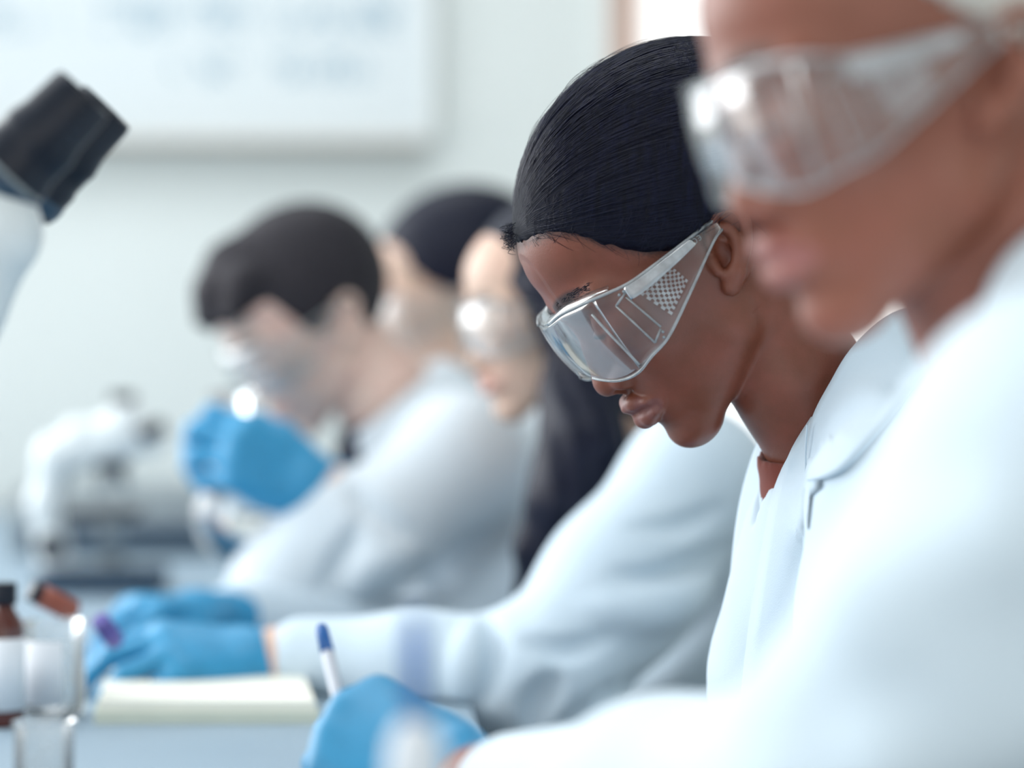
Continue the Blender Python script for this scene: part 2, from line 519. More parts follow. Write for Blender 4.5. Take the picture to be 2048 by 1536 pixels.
# whiteboard
def board_mat():
    m = N('board_surface')
    tc = m.n('ShaderNodeTexCoord'); sp = m.n('ShaderNodeSeparateXYZ'); m.l(tc.outputs['Object'], sp.inputs[0])
    def band(lo, hi, sock):
        a = m.n('ShaderNodeMath', operation='GREATER_THAN'); m.l(sock, a.inputs[0]); a.inputs[1].default_value = lo
        b = m.n('ShaderNodeMath', operation='LESS_THAN'); m.l(sock, b.inputs[0]); b.inputs[1].default_value = hi
        c = m.n('ShaderNodeMath', operation='MULTIPLY'); m.l(a.outputs[0], c.inputs[0]); m.l(b.outputs[0], c.inputs[1]); return c.outputs[0]
    def mulv(a, b):
        c = m.n('ShaderNodeMath', operation='MULTIPLY'); m.l(a, c.inputs[0]); m.l(b, c.inputs[1]); return c.outputs[0]
    wd = m.noise(14, 2, 0.5, sc=(1, 1, .4)); st = m.noise(75, 3, 0.6, sc=(1, 1, .6))
    ink = mulv(m.ramp(wd.outputs[0], [(0.42, (0, 0, 0)), (0.5, (1, 1, 1))]), m.ramp(st.outputs[0], [(0.47, (0, 0, 0)), (0.53, (1, 1, 1))]))
    X, Z = sp.outputs[0], sp.outputs[2]
    tot = None
    for z0, z1, x0, x1 in ((0.195, 0.265, -0.9, -0.06), (0.300, 0.360, -0.9, -0.05), (0.105, 0.150, -0.50, -0.10), (0.40, 0.45, -0.9, -.05), (0.49, 0.54, -0.9, -.1), (0.195, 0.225, -0.9, -0.6)):
        k = mulv(band(z0, z1, Z), band(x0, x1, X))
        if tot is None: tot = k
        else:
            c = m.n('ShaderNodeMath', operation='MAXIMUM'); m.l(tot, c.inputs[0]); m.l(k, c.inputs[1]); tot = c.outputs[0]
    m.color(m.mix(mulv(ink, tot), srgb(222, 231, 234), srgb(150, 178, 194)))
    m.set(Roughness=0.3)
    return m.m
bx1 = px(858 - 1024, YW); bz0 = CAM_Z - px(272 - HORIZON, YW)
wbd = empty('whiteboard', (bx1, YW - 0.02, bz0), 'large whiteboard with faint rows of writing, mounted on the back wall', 'whiteboard')
mk('writing_surface', *(lambda b: (b.v, b.f))(MB().box((bx1 - 1.9, YW - 0.02, bz0), (bx1, YW - 0.004, bz0 + 1.1))), board_mat(), wbd, smooth=False)
MB().box((bx1 - 1.9, YW - 0.028, bz0 - 0.016), (bx1, YW, bz0)).box((bx1, YW - 0.028, bz0 - 0.016), (bx1 + 0.014, YW, bz0 + 1.1)).build('frame', M_trim, wbd, smooth=False)
MB().box((bx1 - 1.5, YW - 0.085, bz0 - 0.030), (bx1 - 0.01, YW - 0.0, bz0 - 0.020), bevel=0.002).box((bx1 - 1.5, YW - 0.085, bz0 - 0.030), (bx1 - 0.01, YW - 0.080, bz0 - 0.010), bevel=0.001).build('pen_ledge', M_alu, wbd, smooth=False)

# laboratory bench, its right edge running along the row of people
def bench_edge(Y): return 0.02 - 0.062 * (Y - 1.2)
bench = empty('laboratory_bench', (-0.6, 2.4, 0), 'long pale laminate laboratory bench running away from the camera', 'bench')
tp = MB()
v = []
Ya, Yb = -0.3, YW - 0.02
for z in (BZ - 0.035, BZ): v += [(bench_edge(Ya), Ya, z), (bench_edge(Yb), Yb, z), (-1.6, Yb, z), (-1.6, Ya, z)]
tp.add(v, [(0, 3, 2, 1)[::-1], (4, 5, 6, 7)[::-1], (0, 1, 5, 4), (1, 2, 6, 5), (2, 3, 7, 6), (3, 0, 4, 7)])
tp.build('worktop', M_bench, bench, smooth=False)
MB().box((-1.55, Ya + 0.05, 0.08), (-0.95, Yb - 0.05, BZ - 0.035)).build('cabinet_body', M_benchside, bench, smooth=False)
for yy in (0.0, 2.0, 4.4):
    MB().box((bench_edge(yy) - 0.14, yy, 0), (bench_edge(yy) - 0.09, yy + 0.05, BZ - 0.035)).build('leg', M_grey, bench, smooth=False)
# ------------------------------------------------------------------ heads
def head_matrix(u, v, Y, pitch, yaw, roll=0.0, scale=1.0):
    """head frame: +x the way the face looks, +y the person's left, +z the crown; origin midway between the ears"""
    return Matrix.Translation(Vector(P(u, v, Y))) @ Matrix.Rotation(math.radians(180 + yaw), 4, 'Z') @ Matrix.Rotation(math.radians(pitch), 4, 'Y') @ Matrix.Rotation(math.radians(roll), 4, 'X') @ Matrix.Scale(scale, 4)

def head_field(h, neck, nose=1.0, lips=1.0, jaw=1.0, ears=True):
    """neck: list of (point, radius) in the head frame, from the skull base down"""
    zl = min(-0.13, min(p[2] - r * 0.6 for p, r in neck)); xl = min(-0.115, min(p[0] - r - 0.01 for p, r in neck))
    F = Field((xl, -0.1, zl), (0.135, 0.1, 0.16), h)
    a = F.add
    a(ell((-0.004, 0, 0.060), (0.096, 0.075, 0.087)))
    a(ell((0.037, 0, 0.064), (0.0685, 0.064, 0.056)), 0.02)
    a(ell((0.030, 0, 0.000), (0.060, 0.064, 0.060)), 0.03)
    a(ell((-0.010, 0, 0.010), (0.050, 0.068, 0.055)), 0.02)
    F.both(lambda s: ell((0.066, s * 0.040, 0.004), (0.026, 0.022, 0.020)), 0.025)
    a(ell((0.056, 0, -0.030), (0.036, 0.042, 0.036)), 0.02)
    F.both(lambda s: rc((0.016, s * 0.046 * jaw, -0.042), (0.060, s * 0.015, -0.081), 0.018, 0.0140), 0.025)
    a(ell((0.038, 0, -0.044), (0.040, 0.046 * jaw, 0.032)), 0.02)
    a(ell((0.0695, 0, -0.0855), (0.0180, 0.0210, 0.0160)), 0.014)
    # brow, eye sockets, lids
    F.both(lambda s: rc((0.094, s * 0.012, 0.036), (0.078, s * 0.046, 0.034), 0.009, 0.008), 0.016)
    F.both(lambda s: ell((0.103, s * 0.031, 0.016), (0.013, 0.018, 0.012)), 0.014, 's')
    F.both(lambda s: sph((0.0800, s * 0.031, 0.014), 0.0138), 0.004)
    F.both(lambda s: rc((0.0930, s * 0.020, 0.009), (0.0880, s * 0.044, 0.009), 0.0026, 0.002), 0.004)
    # nose
    a(rc((0.0915, 0, 0.028), (0.0975, 0, -0.014), 0.0060, 0.0085 * nose), 0.012)
    a(rc((0.0955, 0, -0.001), (0.1000, 0, -0.0225), 0.007, 0.0100 * nose), 0.008)
    a(ell((0.1020, 0, -0.0255), (0.0098, 0.0120 * nose, 0.0100)), 0.005)
    F.both(lambda s: ell((0.0925, s * 0.0150 * nose, -0.0275), (0.0105, 0.0078, 0.0082)), 0.006)
    F.both(lambda s: ell((0.0965, s * 0.0095 * nose, -0.0355), (0.0068, 0.0040, 0.0048)), 0.003, 's')
    a(rc((0.1000, 0, -0.0320), (0.0920, 0, -0.0360), 0.0046, 0.0046), 0.003)
    # muzzle and lips
    a(ell((0.072, 0, -0.052), (0.0215, 0.029, 0.024)), 0.010)
    up = [(0.0985, 0.0000, -0.0485), (0.0965, 0.0095, -0.0475), (0.0900, 0.0185, -0.0510), (0.0815, 0.0262, -0.0545)]
    lo = [(0.0945, 0.0000, -0.0612), (0.0925, 0.0100, -0.0605), (0.0880, 0.0185, -0.0580), (0.0815, 0.0255, -0.0555)]
    ur = [0.0064 * lips, 0.0060 * lips, 0.0042 * lips, 0.0022]; lr = [0.0076 * lips, 0.0070 * lips, 0.0046 * lips, 0.0020]
    lipp = []
    for pts, rs in ((up, ur), (lo, lr)):
        for i in range(3):
            for s in (1, -1):
                pr = rc(np.array(pts[i]) * (1, s, 1), np.array(pts[i + 1]) * (1, s, 1), rs[i], rs[i + 1])
                lipp.append(pr); a(pr, 0.0035)
    sl = [(0.1060, 0, -0.0545), (0.1035, 0.010, -0.0543), (0.0960, 0.0195, -0.0545), (0.0875, 0.0275, -0.0550)]
    for i in range(3):
        for s in (1, -1):
            F.cut(rc(np.array(sl[i]) * (1, s, 1), np.array(sl[i + 1]) * (1, s, 1), 0.0016), 0.0045)
    F.both(lambda s: sph((0.0880, s * 0.0290, -0.0550), 0.0030), 0.006, 's')
    F.cut(rc((0.104, 0, -0.036), (0.105, 0, -0.042), 0.0018), 0.004)
    # neck
    for (p, r), (q, r2) in zip(neck[:-1], neck[1:]): a(rc(p, q, r, r2), 0.010)
    # sternomastoid cords
    # ears
    if ears:
        for s in (1, -1):
            def e(x, y, z): return np.array((x + 0.006 - 0.36 * z, s * y, z * 0.92 + 0.006))
            oy = 0.0715
            R = rotm('X', -s * 12) @ rotm('Z', s * 20) @ rotm('Y', -10)
            a(ell(e(-0.0115, oy + 0.0005, 0.006), (0.0160, 0.0050, 0.0270), R), 0.006)
            F.cut(ell(e(-0.0060, oy + 0.0045, 0.002), (0.0090, 0.0060, 0.0125), R), 0.003)
            F.cut(ell(e(-0.0105, oy + 0.0065, 0.019), (0.0090, 0.0040, 0.0085), R), 0.003)
            hx = [(0.001, oy + 0.000, 0.010), (0.0015, oy + 0.003, 0.020), (-0.0035, oy + 0.006, 0.0295), (-0.0125, oy + 0.0085, 0.0335), (-0.0220, oy + 0.0100, 0.0285),
                  (-0.0270, oy + 0.0100, 0.0170), (-0.0255, oy + 0.0085, 0.0030), (-0.0200, oy + 0.0060, -0.0090)]
            hp = spl([e(*q) for q in hx], 22)
            hr = np.interp(np.linspace(0, 1, 22), [0, .3, .6, 1], [0.0022, 0.0036, 0.0036, 0.0034])
            chain(F, hp, hr, 0.0022)
            an = spl([e(*q) for q in [(-0.0080, oy + 0.004, 0.0225), (-0.0150, oy + 0.0055, 0.0170), (-0.0185, oy + 0.006, 0.0060), (-0.0165, oy + 0.0055, -0.0040), (-0.0100, oy + 0.0040, -0.0110)]], 12)
            chain(F, an, [0.0032] * 12, 0.003)
            a(rc(e(0.0015, oy - 0.001, 0.004), e(-0.0005, oy + 0.0025, -0.0045), 0.0042, 0.0036), 0.003)       # tragus
            a(rc(e(-0.0105, oy + 0.003, -0.0105), e(-0.006, oy + 0.002, -0.0110), 0.0042, 0.0038), 0.003)        # antitragus
            a(rc(e(-0.0150, oy + 0.0035, -0.0140), e(-0.0080, oy + 0.001, -0.0205), 0.0060, 0.0062), 0.005)      # lobe
    return F, lipp

def head_mesh(h, neck, lash=0.0012, fuzz=None, browt=1.0, **kw):
    F, lipp = head_field(h, neck, **kw)
    V, Q = F.mesh()
    ld = np.full(len(V), 1.0)
    for p in lipp: ld = np.minimum(ld, evalp(p, V))
    lip = (1 - smooth01(ld, 0.0002, 0.0012)) * smooth01(V[:, 0], 0.080, 0.086)
    bd = np.full(len(V), 1.0)
    for s in (1, -1):
        bp = spl([(0.103, s * 0.010, 0.037), (0.100, s * 0.024, 0.042), (0.088, s * 0.040, 0.043), (0.074, s * 0.051, 0.037)], 14)
        for i in range(13): bd = np.minimum(bd, evalp(rc(bp[i], bp[i + 1], (0.0038 - 0.0002 * i) * browt, (0.0036 - 0.0002 * i) * browt), V))
    brow = 1 - smooth01(bd, 0.0005, 0.0040)
    for s in (1, -1):                       # dark lash line
        l_ = evalp(rc((0.0945, s * 0.0200, 0.0075), (0.0890, s * 0.0440, 0.0085), lash), V)
        brow = np.maximum(brow, 1 - smooth01(l_, 0.0004, 0.0024))
    if fuzz is not None:                    # short downy hair thinning out below the hairline
        zf = np.array(sorted(fuzz)); gap = np.interp(V[:, 0], zf[:, 0], zf[:, 1]) - V[:, 2]
        rg = np.random.default_rng(2)
        f_ = (1 - smooth01(gap + rg.normal(size=len(V)) * 0.0012, -0.001, 0.008)) * (V[:, 0] > -0.002)
        brow = np.maximum(brow, 0.75 * f_)
    return V, Q, lip, brow * 0.85

def strands(starts, ends, cen, rad, n, lift, rr, seed, jitter=0.012, frac=(0.4, 1.0), zl=None):
    """thin hairs lying on an ellipsoid, running from start directions to the end direction"""
    rng = np.random.default_rng(seed)
    V = []; F = []
    for s0, e0 in zip(starts, ends):
        s0 = s0 / np.linalg.norm(s0); e0 = e0 / np.linalg.norm(e0)
        om = math.acos(float(np.clip(s0 @ e0, -1, 1)))
        if om < 0.05: continue
        t0 = rng.uniform(0, 0.15); t1 = t0 + rng.uniform(*frac) * (1 - t0)
        t = np.linspace(t0, t1, n)
        d = (np.sin((1 - t) * om)[:, None] * s0 + np.sin(t * om)[:, None] * e0) / math.sin(om)
        ax = rng.normal(size=3); amp = rng.normal() * jitter
        d = d + (np.sin(t * math.pi) * amp)[:, None] * np.cross(d, ax / np.linalg.norm(ax))
        d /= np.linalg.norm(d, axis=1, keepdims=True)
        L = lift * rng.uniform(0.3, 1.0)
        off = 1 + (L * np.sin(np.clip((t - t0) / max(t1 - t0, 1e-6), 0, 1) * math.pi) ** 0.5 - 0.2 * lift) / rad.mean()
        p = cen + rad * d * off[:, None]
        if zl is not None:                 # keep every hair above the hairline
            bad = np.nonzero(p[:, 2] < np.interp(p[:, 0], zl[:, 0], zl[:, 1]) - 0.0005)[0]
            m_ = bad[0] if len(bad) else n
            if m_ < 4: continue
            p = p[:m_]; d = d[:m_]
        k_ = len(p)
        tg = np.gradient(p, axis=0); tg /= np.linalg.norm(tg, axis=1, keepdims=True)
        nb = np.cross(tg, d); nb /= np.linalg.norm(nb, axis=1, keepdims=True)
        r = rr * rng.uniform(0.6, 1.4) * np.sin(np.linspace(0.15, math.pi - 0.1, k_)) ** 0.4
        b = len(V)
        for i in range(k_):
            V += [p[i] + nb[i] * r[i], p[i] + d[i] * r[i] * 0.8, p[i] - nb[i] * r[i]]
        for i in range(k_ - 1):
            q = b + 3 * i
            F += [(q, q + 1, q + 4, q + 3), (q + 1, q + 2, q + 5, q + 4)]
    return np.array(V), np.array(F)
from mathutils.bvhtree import BVHTree
# ------------------------------------------------------------------ safety goggles, built in the head frame
GP = np.array([(0.1160, 0.0), (0.1140, 0.020), (0.1075, 0.040), (0.0990, 0.055), (0.0900, 0.066), (0.0790, 0.0735), (0.0620, 0.0790), (0.0310, 0.0825), (0.0, 0.0825), (-0.012, 0.0780)])
GS = np.concatenate([[0], np.cumsum(np.linalg.norm(np.diff(GP, axis=0), axis=1))])
GTOP = np.array([0.0340, 0.0355, 0.0380, 0.0375, 0.0365, 0.0345, 0.0320, 0.0325, 0.0335, 0.0330])
GBOT = np.array([-0.0050, -0.0130, -0.0200, -0.0235, -0.0230, -0.0185, -0.0135, 0.0040, 0.0215, 0.0245])
_d = spl(np.column_stack([GP, GTOP, GBOT, GS]), 200)
def gpt(s, w, out=0.0):
    """point of the goggle shell: s arc length from the nose (signed side), w 0 bottom .. 1 top"""
    a = abs(s); sg = 1 if s >= 0 else -1
    x, y, t, b = (np.interp(a, _d[:, 4], _d[:, i]) for i in range(4))
    e = 1e-3
    tx = np.interp(a + e, _d[:, 4], _d[:, 0]) - np.interp(max(a - e, 0), _d[:, 4], _d[:, 0]); ty = np.interp(a + e, _d[:, 4], _d[:, 1]) - np.interp(max(a - e, 0), _d[:, 4], _d[:, 1])
    l = math.hypot(tx, ty); nx, ny = ty / l, -tx / l
    z = b + (t - b) * w
    bul = 0.0025 * math.sin(math.pi * min(max(w, 0), 1)) * smooth01(np.array(0.10 - a), 0, 0.05)
    fwd = 0.06 * (z - 0.01) * float(smooth01(np.array(0.08 - a), 0, 0.06))
    return np.array((x + nx * (out + bul) + fwd, sg * (y + ny * (out + bul)), z))
def s_at_x(x):
    return float(np.interp(-x, -_d[::1, 0], _d[:, 4]))
def side_pt(x, z, sg, out=0.0):
    s = s_at_x(x); t = np.interp(s, _d[:, 4], _d[:, 2]); b = np.interp(s, _d[:, 4], _d[:, 3])
    return gpt(sg * s, (z - b) / (t - b), out)
SL = s_at_x(0.0895); ST = GS[-1]

def goggles(M, label, vents=True, loc=None):
    W = lambda pts: xf(M, np.asarray(pts).reshape(-1, 3))
    g = empty('safety_goggles', loc if loc is not None else tuple(M @ Vector((0.1, 0, 0.0))), label, 'goggles', 'safety goggles on faces')
    def sheet(name, s0, s1, n, m, mat, th=0.0016, w0=0.0, w1=1.0, out=0.0):
        G = np.array([[gpt(s, w_, out) for s in np.linspace(s0, s1, n)] for w_ in np.linspace(w0, w1, m)])
        return MB().sheet(xf(M, G.reshape(-1, 3)).reshape(G.shape), th).build(name, mat, g)
    sheet('lens', -SL, SL, 61, 14, M_lens)
    top = [[gpt(s, 1.0, -k) for s in np.linspace(-SL * 1.18, SL * 1.18, 61)] for k in (0.0012, -0.006 + 0.012, 0.010)]
    top = np.array(top); top[1, :, 2] += 0.0018; top[2, :, 2] += 0.0030
    MB().sheet(xf(M, top.reshape(-1, 3)).reshape(top.shape), 0.0014).build('brow_shelf', M_plastic, g)
    for sg in (1, -1):
        sp = sheet('side_panel', sg * SL, sg * ST, 40, 8, M_plastic)
        def bar(pts, r, name='rib', n=6): return MB().tube(W(pts), r, n).build(name, M_rib, sp)
        bar([gpt(sg * s, 0.0, 0.0004) for s in np.linspace(SL * 0.3, ST, 40)], 0.0011, 'lower_rim')
        bar([gpt(sg * s, 1.0, 0.0004) for s in np.linspace(SL * 0.25, ST, 40)], 0.0012, 'upper_rim')
        bar([side_pt(x, z, sg, 0.0006) for x, z in zip(np.linspace(0.0935, 0.0880, 9), np.linspace(0.0280, -0.0190, 9))], 0.0010, 'lens_seam')
        bar([side_pt(0.0792, 0.0240, sg, .0008), side_pt(0.0757, 0.0062, sg, .0008), side_pt(0.0723, -0.0117, sg, .0008)], 0.0008)
        bar([side_pt(0.0708, 0.0254, sg, .0008), side_pt(0.0670, 0.0100, sg, .0008), side_pt(0.0633, -0.0051, sg, .0008)], 0.0008)
        bar([side_pt(0.0723, -0.0117, sg, .0008), side_pt(0.0640, -0.0060, sg, .0008)], 0.0009)
        bar([side_pt(0.0792, 0.0240, sg, .0008), side_pt(0.0690, 0.0285, sg, .0008)], 0.0009)
        if vents:                              # bevelled strip under the upper rim, milky white standing in for a reflection
            sA, sB = s_at_x(0.0690), s_at_x(0.0120)
            Gf = np.array([[gpt(sg * (sA + (sB - sA) * a), 0.995 - wd * (0.21 + 0.10 * a), 0.0008 + 0.0026 * wd) for a in np.linspace(0, 1, 20)] for wd in (0, 0.33, 0.66, 1.0)])
            MB().sheet(xf(M, Gf.reshape(-1, 3)).reshape(Gf.shape), 0.0010).build('bevel_highlight', M_rib, sp)
            vb = MB(); q = np.array([(0.0625, 0.0225), (0.0345, 0.0258), (0.0305, 0.0105), (0.0530, -0.0025)])
            nu, nv = 13, 9
            for i in range(nu):
                for j in range(nv):
                    if (i + j) % 2: continue
                    a, b = (i + .5) / nu, (j + .5) / nv
                    c = (q[0] * (1 - a) + q[1] * a) * (1 - b) + (q[3] * (1 - a) + q[2] * a) * b
                    du = ((q[1] - q[0]) * (1 - b) + (q[2] - q[3]) * b) / nu * 0.66; dv = ((q[3] - q[0]) * (1 - a) + (q[2] - q[1]) * a) / nv * 0.66
                    lo = [side_pt(*(c + du * x + dv * y), sg, 0.0008) for x, y in ((-1, -1), (1, -1), (1, 1), (-1, 1))]
                    hi = [side_pt(*(c + du * x * .8 + dv * y * .8), sg, 0.0022) for x, y in ((-1, -1), (1, -1), (1, 1), (-1, 1))]
                    vb.add(W(lo + hi), [(4, 5, 6, 7), (0, 1, 5, 4), (1, 2, 6, 5), (2, 3, 7, 6), (3, 0, 4, 7)])
            vb.build('vent_studs', M_rib, sp, smooth=False)
            for x, z in ((0.0735, 0.0292), (0.0700, 0.0295), (0.0640, -0.0085), (0.0655, -0.0120)):
                p0, p1 = side_pt(x, z, sg, 0.0), side_pt(x, z, sg, 0.0020)
                MB().tube(W([p0, p1]), 0.0010, 8).build('rivet', M_grey, sp)
            if sg > 0:                         # small raised marks moulded near the ear end
                k = MB()
                for x, sgn in ((0.0110, 0), (0.0075, 1)):
                    arc = [side_pt(x + 0.0013 * math.cos(t), 0.0295 + 0.0018 * math.sin(t), sg, 0.0012) for t in np.linspace(0.9, 5.4, 9)]
                    k.tube(W(arc), 0.00035, 4)
                    if sgn: k.tube(W([side_pt(x - 0.0013, 0.0295, sg, .0012), side_pt(x + 0.0006, 0.0295, sg, .0012)]), 0.00035, 4)
                k.build('moulded_mark', M_rib, sp)
    return g

# ------------------------------------------------------------------ hands in nitrile gloves
def hand_prims(curl, spread, thumb, s):
    """hand in its own frame: x along the fingers, z the back of the hand, thumb on side s of y"""
    pr = []
    base = [(0.088, 0.030, 0.0), (0.094, 0.010, 0.003), (0.089, -0.010, 0.001), (0.080, -0.028, -0.003)]
    ln = [(0.044, 0.026, 0.020), (0.048, 0.030, 0.021), (0.044, 0.028, 0.020), (0.034, 0.021, 0.018)]
    for i, (b, L) in enumerate(zip(base, ln)):
        b = np.array(b) * (1, s, 1)
        pr.append((rc((0.005, s * (0.018 - 0.012 * i), 0), b, 0.0150, 0.0115), 0.016))
        c = curl[i]; a = 0; p = b; r = 0.0102 if i < 3 else 0.0090
        yaw = s * (spread * (1.5 - i) / 1.5)
        for j, l in enumerate(L):
            a += math.radians(c[j])
            q = p + l * np.array((math.cos(a) * math.cos(yaw), math.cos(a) * math.sin(yaw), -math.sin(a)))
            pr.append((rc(p, q, r, r * 0.90), 0.004)); p = q; r *= 0.90
    pr.append((ell((0.045, 0, -0.006), (0.050, 0.040, 0.014)), 0.015))
    t = [np.array(x) * (1, s, 1) for x in thumb]
    pr.append((rc(t[0], t[1], 0.0165, 0.0125), 0.014)); pr.append((rc(t[1], t[2], 0.0120, 0.0105), 0.004)); pr.append((rc(t[2], t[3], 0.0105, 0.0085), 0.004))
    pr.append((rc((-0.050, 0, 0), (0.010, 0, 0), 0.031, 0.026), 0.015))
    pr.append((rc((-0.056, 0, 0), (-0.050, 0, 0), 0.0335, 0.0330), 0.004))       # rolled cuff
    return pr
TH_SIDE = [(0.018, 0.022, -0.006), (0.048, 0.042, -0.018), (0.074, 0.044, -0.034), (0.094, 0.036, -0.046)]
TH_OPEN = [(0.018, 0.022, -0.004), (0.045, 0.050, -0.012), (0.072, 0.062, -0.020), (0.094, 0.066, -0.026)]
def hand(parent, wrist, tip, back, s, curl, thumb=TH_SIDE, spread=0.12, scale=1.0, h=0.0030):
    x = np.array(tip, float) - wrist; x /= np.linalg.norm(x)
    z = np.array(back, float); z = z - x * (z @ x); z /= np.linalg.norm(z)
    y = np.cross(z, x)
    A = np.column_stack([x, y, z]) * scale
    F = Field((-0.10, -0.10, -0.14), (0.21, 0.10, 0.06), h)
    for p, k in hand_prims(curl, spread, thumb, s): F.add(p, k)
    F.warp(lambda X, Y, Z: 0.0006 * np.sin(X * 300 + 60 * Y) * np.exp(-((X + 0.01) / 0.03) ** 2))
    V, Q = F.mesh()
    V = V @ A.T + np.array(wrist)
    low = (V[:, 2] < BZ + 0.001) & (V[:, 0] < bench_edge(V[:, 1])) & (V[:, 2] > BZ - 0.06)
    V[low, 2] = BZ + 0.001 + (V[low, 2] - BZ) * 0.02
    o = mk('glove', V, Q, M_glove, parent)
    o['label'] = 'blue nitrile glove'
    return o

# ------------------------------------------------------------------ people
def body_rest(chains, h=0.006):
    """torso and limbs under the clothes"""
    allp = np.array([p for c in chains for p, r in c])
    F = Field(allp.min(0) - 0.16, allp.max(0) + 0.16, h)
    for c in chains:
        for (p, r), (q, r2) in zip(c[:-1], c[1:]): F.add(rc(p, q, r, r2), 0.03)
    return F.mesh()

def person(label, M, h, skinm, neck, chains, base, hm=None):
    Mi = M.inverted(); sc = M.to_scale()[0]
    nk = [((-0.022, 0, -0.014), 0.048)] + [(xf(Mi, np.array([p]))[0], r / sc) for p, r in neck]
    V, Q, lip, brow = head_mesh(h, nk, **(hm or {}))
    V = xf(M, V)
    V2, Q2 = body_rest(chains)
    n = len(V)
    z = np.zeros(len(V2))
    o = mk('person', np.vstack([V, V2]), np.vstack([Q, Q2 + n]), skinm, None, origin=base,
           attrs=dict(lip=np.concatenate([lip, z]), brow=np.concatenate([brow, z])))
    tag(o, label, 'person', 'people working along the bench')
    return o

def garment(name, parent, prims, mat, h, cuts=(), warp=None, folds=()):
    """folds: (picture points, radius, sign); ridges (+) or creases (-) laid on the finished surface"""
    los = np.min([p[0][0] for p in prims], axis=0); his = np.max([p[0][1] for p in prims], axis=0)
    F = Field(los - 0.03, his + 0.03, h)
    for p, k in prims: F.add(p, k)
    for p, k in cuts: F.cut(p, k)
    if folds:
        V, Q = F.mesh(); bv = BVHTree.FromPolygons([tuple(v) for v in V], [tuple(int(i) for i in f) for f in Q])
        o = Vector((0, 0, CAM_Z))
        for pts, rad, sign in folds:
            hit = []
            for u, v in spl(pts, 12):
                d = Vector(P(u, v, 1.0) - np.array(o)).normalized(); hh = bv.ray_cast(o, d, 5.0)
                if hh[0] is not None: hit.append((np.array(hh[0]), np.array(hh[1])))
            n = len(hit)
            for i in range(n - 1):
                ta, tb = (math.sin(math.pi * (j + 0.15) / (n - 0.7)) for j in (i, i + 1))
                if np.linalg.norm(hit[i][0] - hit[i + 1][0]) > 0.08: continue
                q = [hit[j][0] - sign * hit[j][1] * rad * (0.7 if sign > 0 else 0.2) for j in (i, i + 1)]
                F.op(rc(q[0], q[1], rad * ta, rad * tb), rad * (2.2 if sign > 0 else 1.3), 'u' if sign > 0 else 's')
    if warp: F.warp(warp)
    if his[2] > BZ: F.cut(func(lambda X, Y, Z: np.maximum(np.maximum(Z - BZ - 0.001, BZ - 0.036 - Z), X - bench_edge(Y) - 0.001)), 0.004)
    V, Q = F.mesh()
    return mk(name, V, Q, mat, parent)

def collar_band(parent, c, axis, front, r0, r1, hgt, mat, gap=0.5, th=0.0035, up=0.02):
    """stand-and-fall collar round a neck: leaves the neck opening at r0, rises, folds over and falls outside to r1"""
    ax = np.array(axis, float); ax /= np.linalg.norm(ax); f = np.array(front, float); f -= ax * (f @ ax); f /= np.linalg.norm(f); s_ = np.cross(ax, f)
    prof = [(r0, -0.01), (r0 * 0.98, up * 0.5), (r0 * 1.0, up), (r0 * 1.05, up + 0.004), (r0 * 1.10, up), (r0 * 1.10 + (r1 - r0) * .4, up - hgt * .4), (r1, up - hgt)]
    G = np.array([[np.array(c) + (f * math.cos(a) + s_ * math.sin(a)) * r * (1 + 0.03 * math.sin(3 * a)) + ax * (z - 0.012 * (math.cos(a) + 1) / 2) for r, z in prof] for a in np.linspace(gap, 2 * math.pi - gap, 40)])
    return MB().sheet(G, th).build('collar', mat, parent)

def ch(pts, k=0.03):
    """chain of (point, radius) as prims"""
    return [(rc(p, q, r, r2), k) for (p, r), (q, r2) in zip(pts[:-1], pts[1:])]

def legs(parent, hip, face, floor=0.0):
    """seated lower body: trousers and shoes, out of the picture below the bench"""
    f = np.array(face, float); f[2] = 0; f /= np.linalg.norm(f); sd = np.array((-f[1], f[0], 0))
    pr = []
    for s in (1, -1):
        a = np.array(hip) + sd * 0.09 * s; kn = a + f * 0.40 + np.array((0, 0, -0.02)); an = np.array((kn[0], kn[1], 0.10)) - f * 0.06
        pr += ch([(a, 0.085), (kn, 0.062), (an, 0.050)], 0.03)
        fo = np.array((an[0], an[1], 0.045))
        F = Field(np.minimum(fo, fo + f * 0.2) - 0.07, np.maximum(fo, fo + f * 0.2) + (0.07, 0.07, 0.09), 0.008)
        F.add(rc(fo - f * 0.03, fo + f * 0.16, 0.042, 0.038)); F.add(rc(fo, fo + np.array((0, 0, 0.06)), 0.045, 0.045), 0.02)
        V, Q = F.mesh(); V[:, 2] = np.maximum(V[:, 2], 0.001)
        mk('shoe', V, Q, M_black, parent)
    garment('trousers', parent, pr, M_trousers, 0.009)

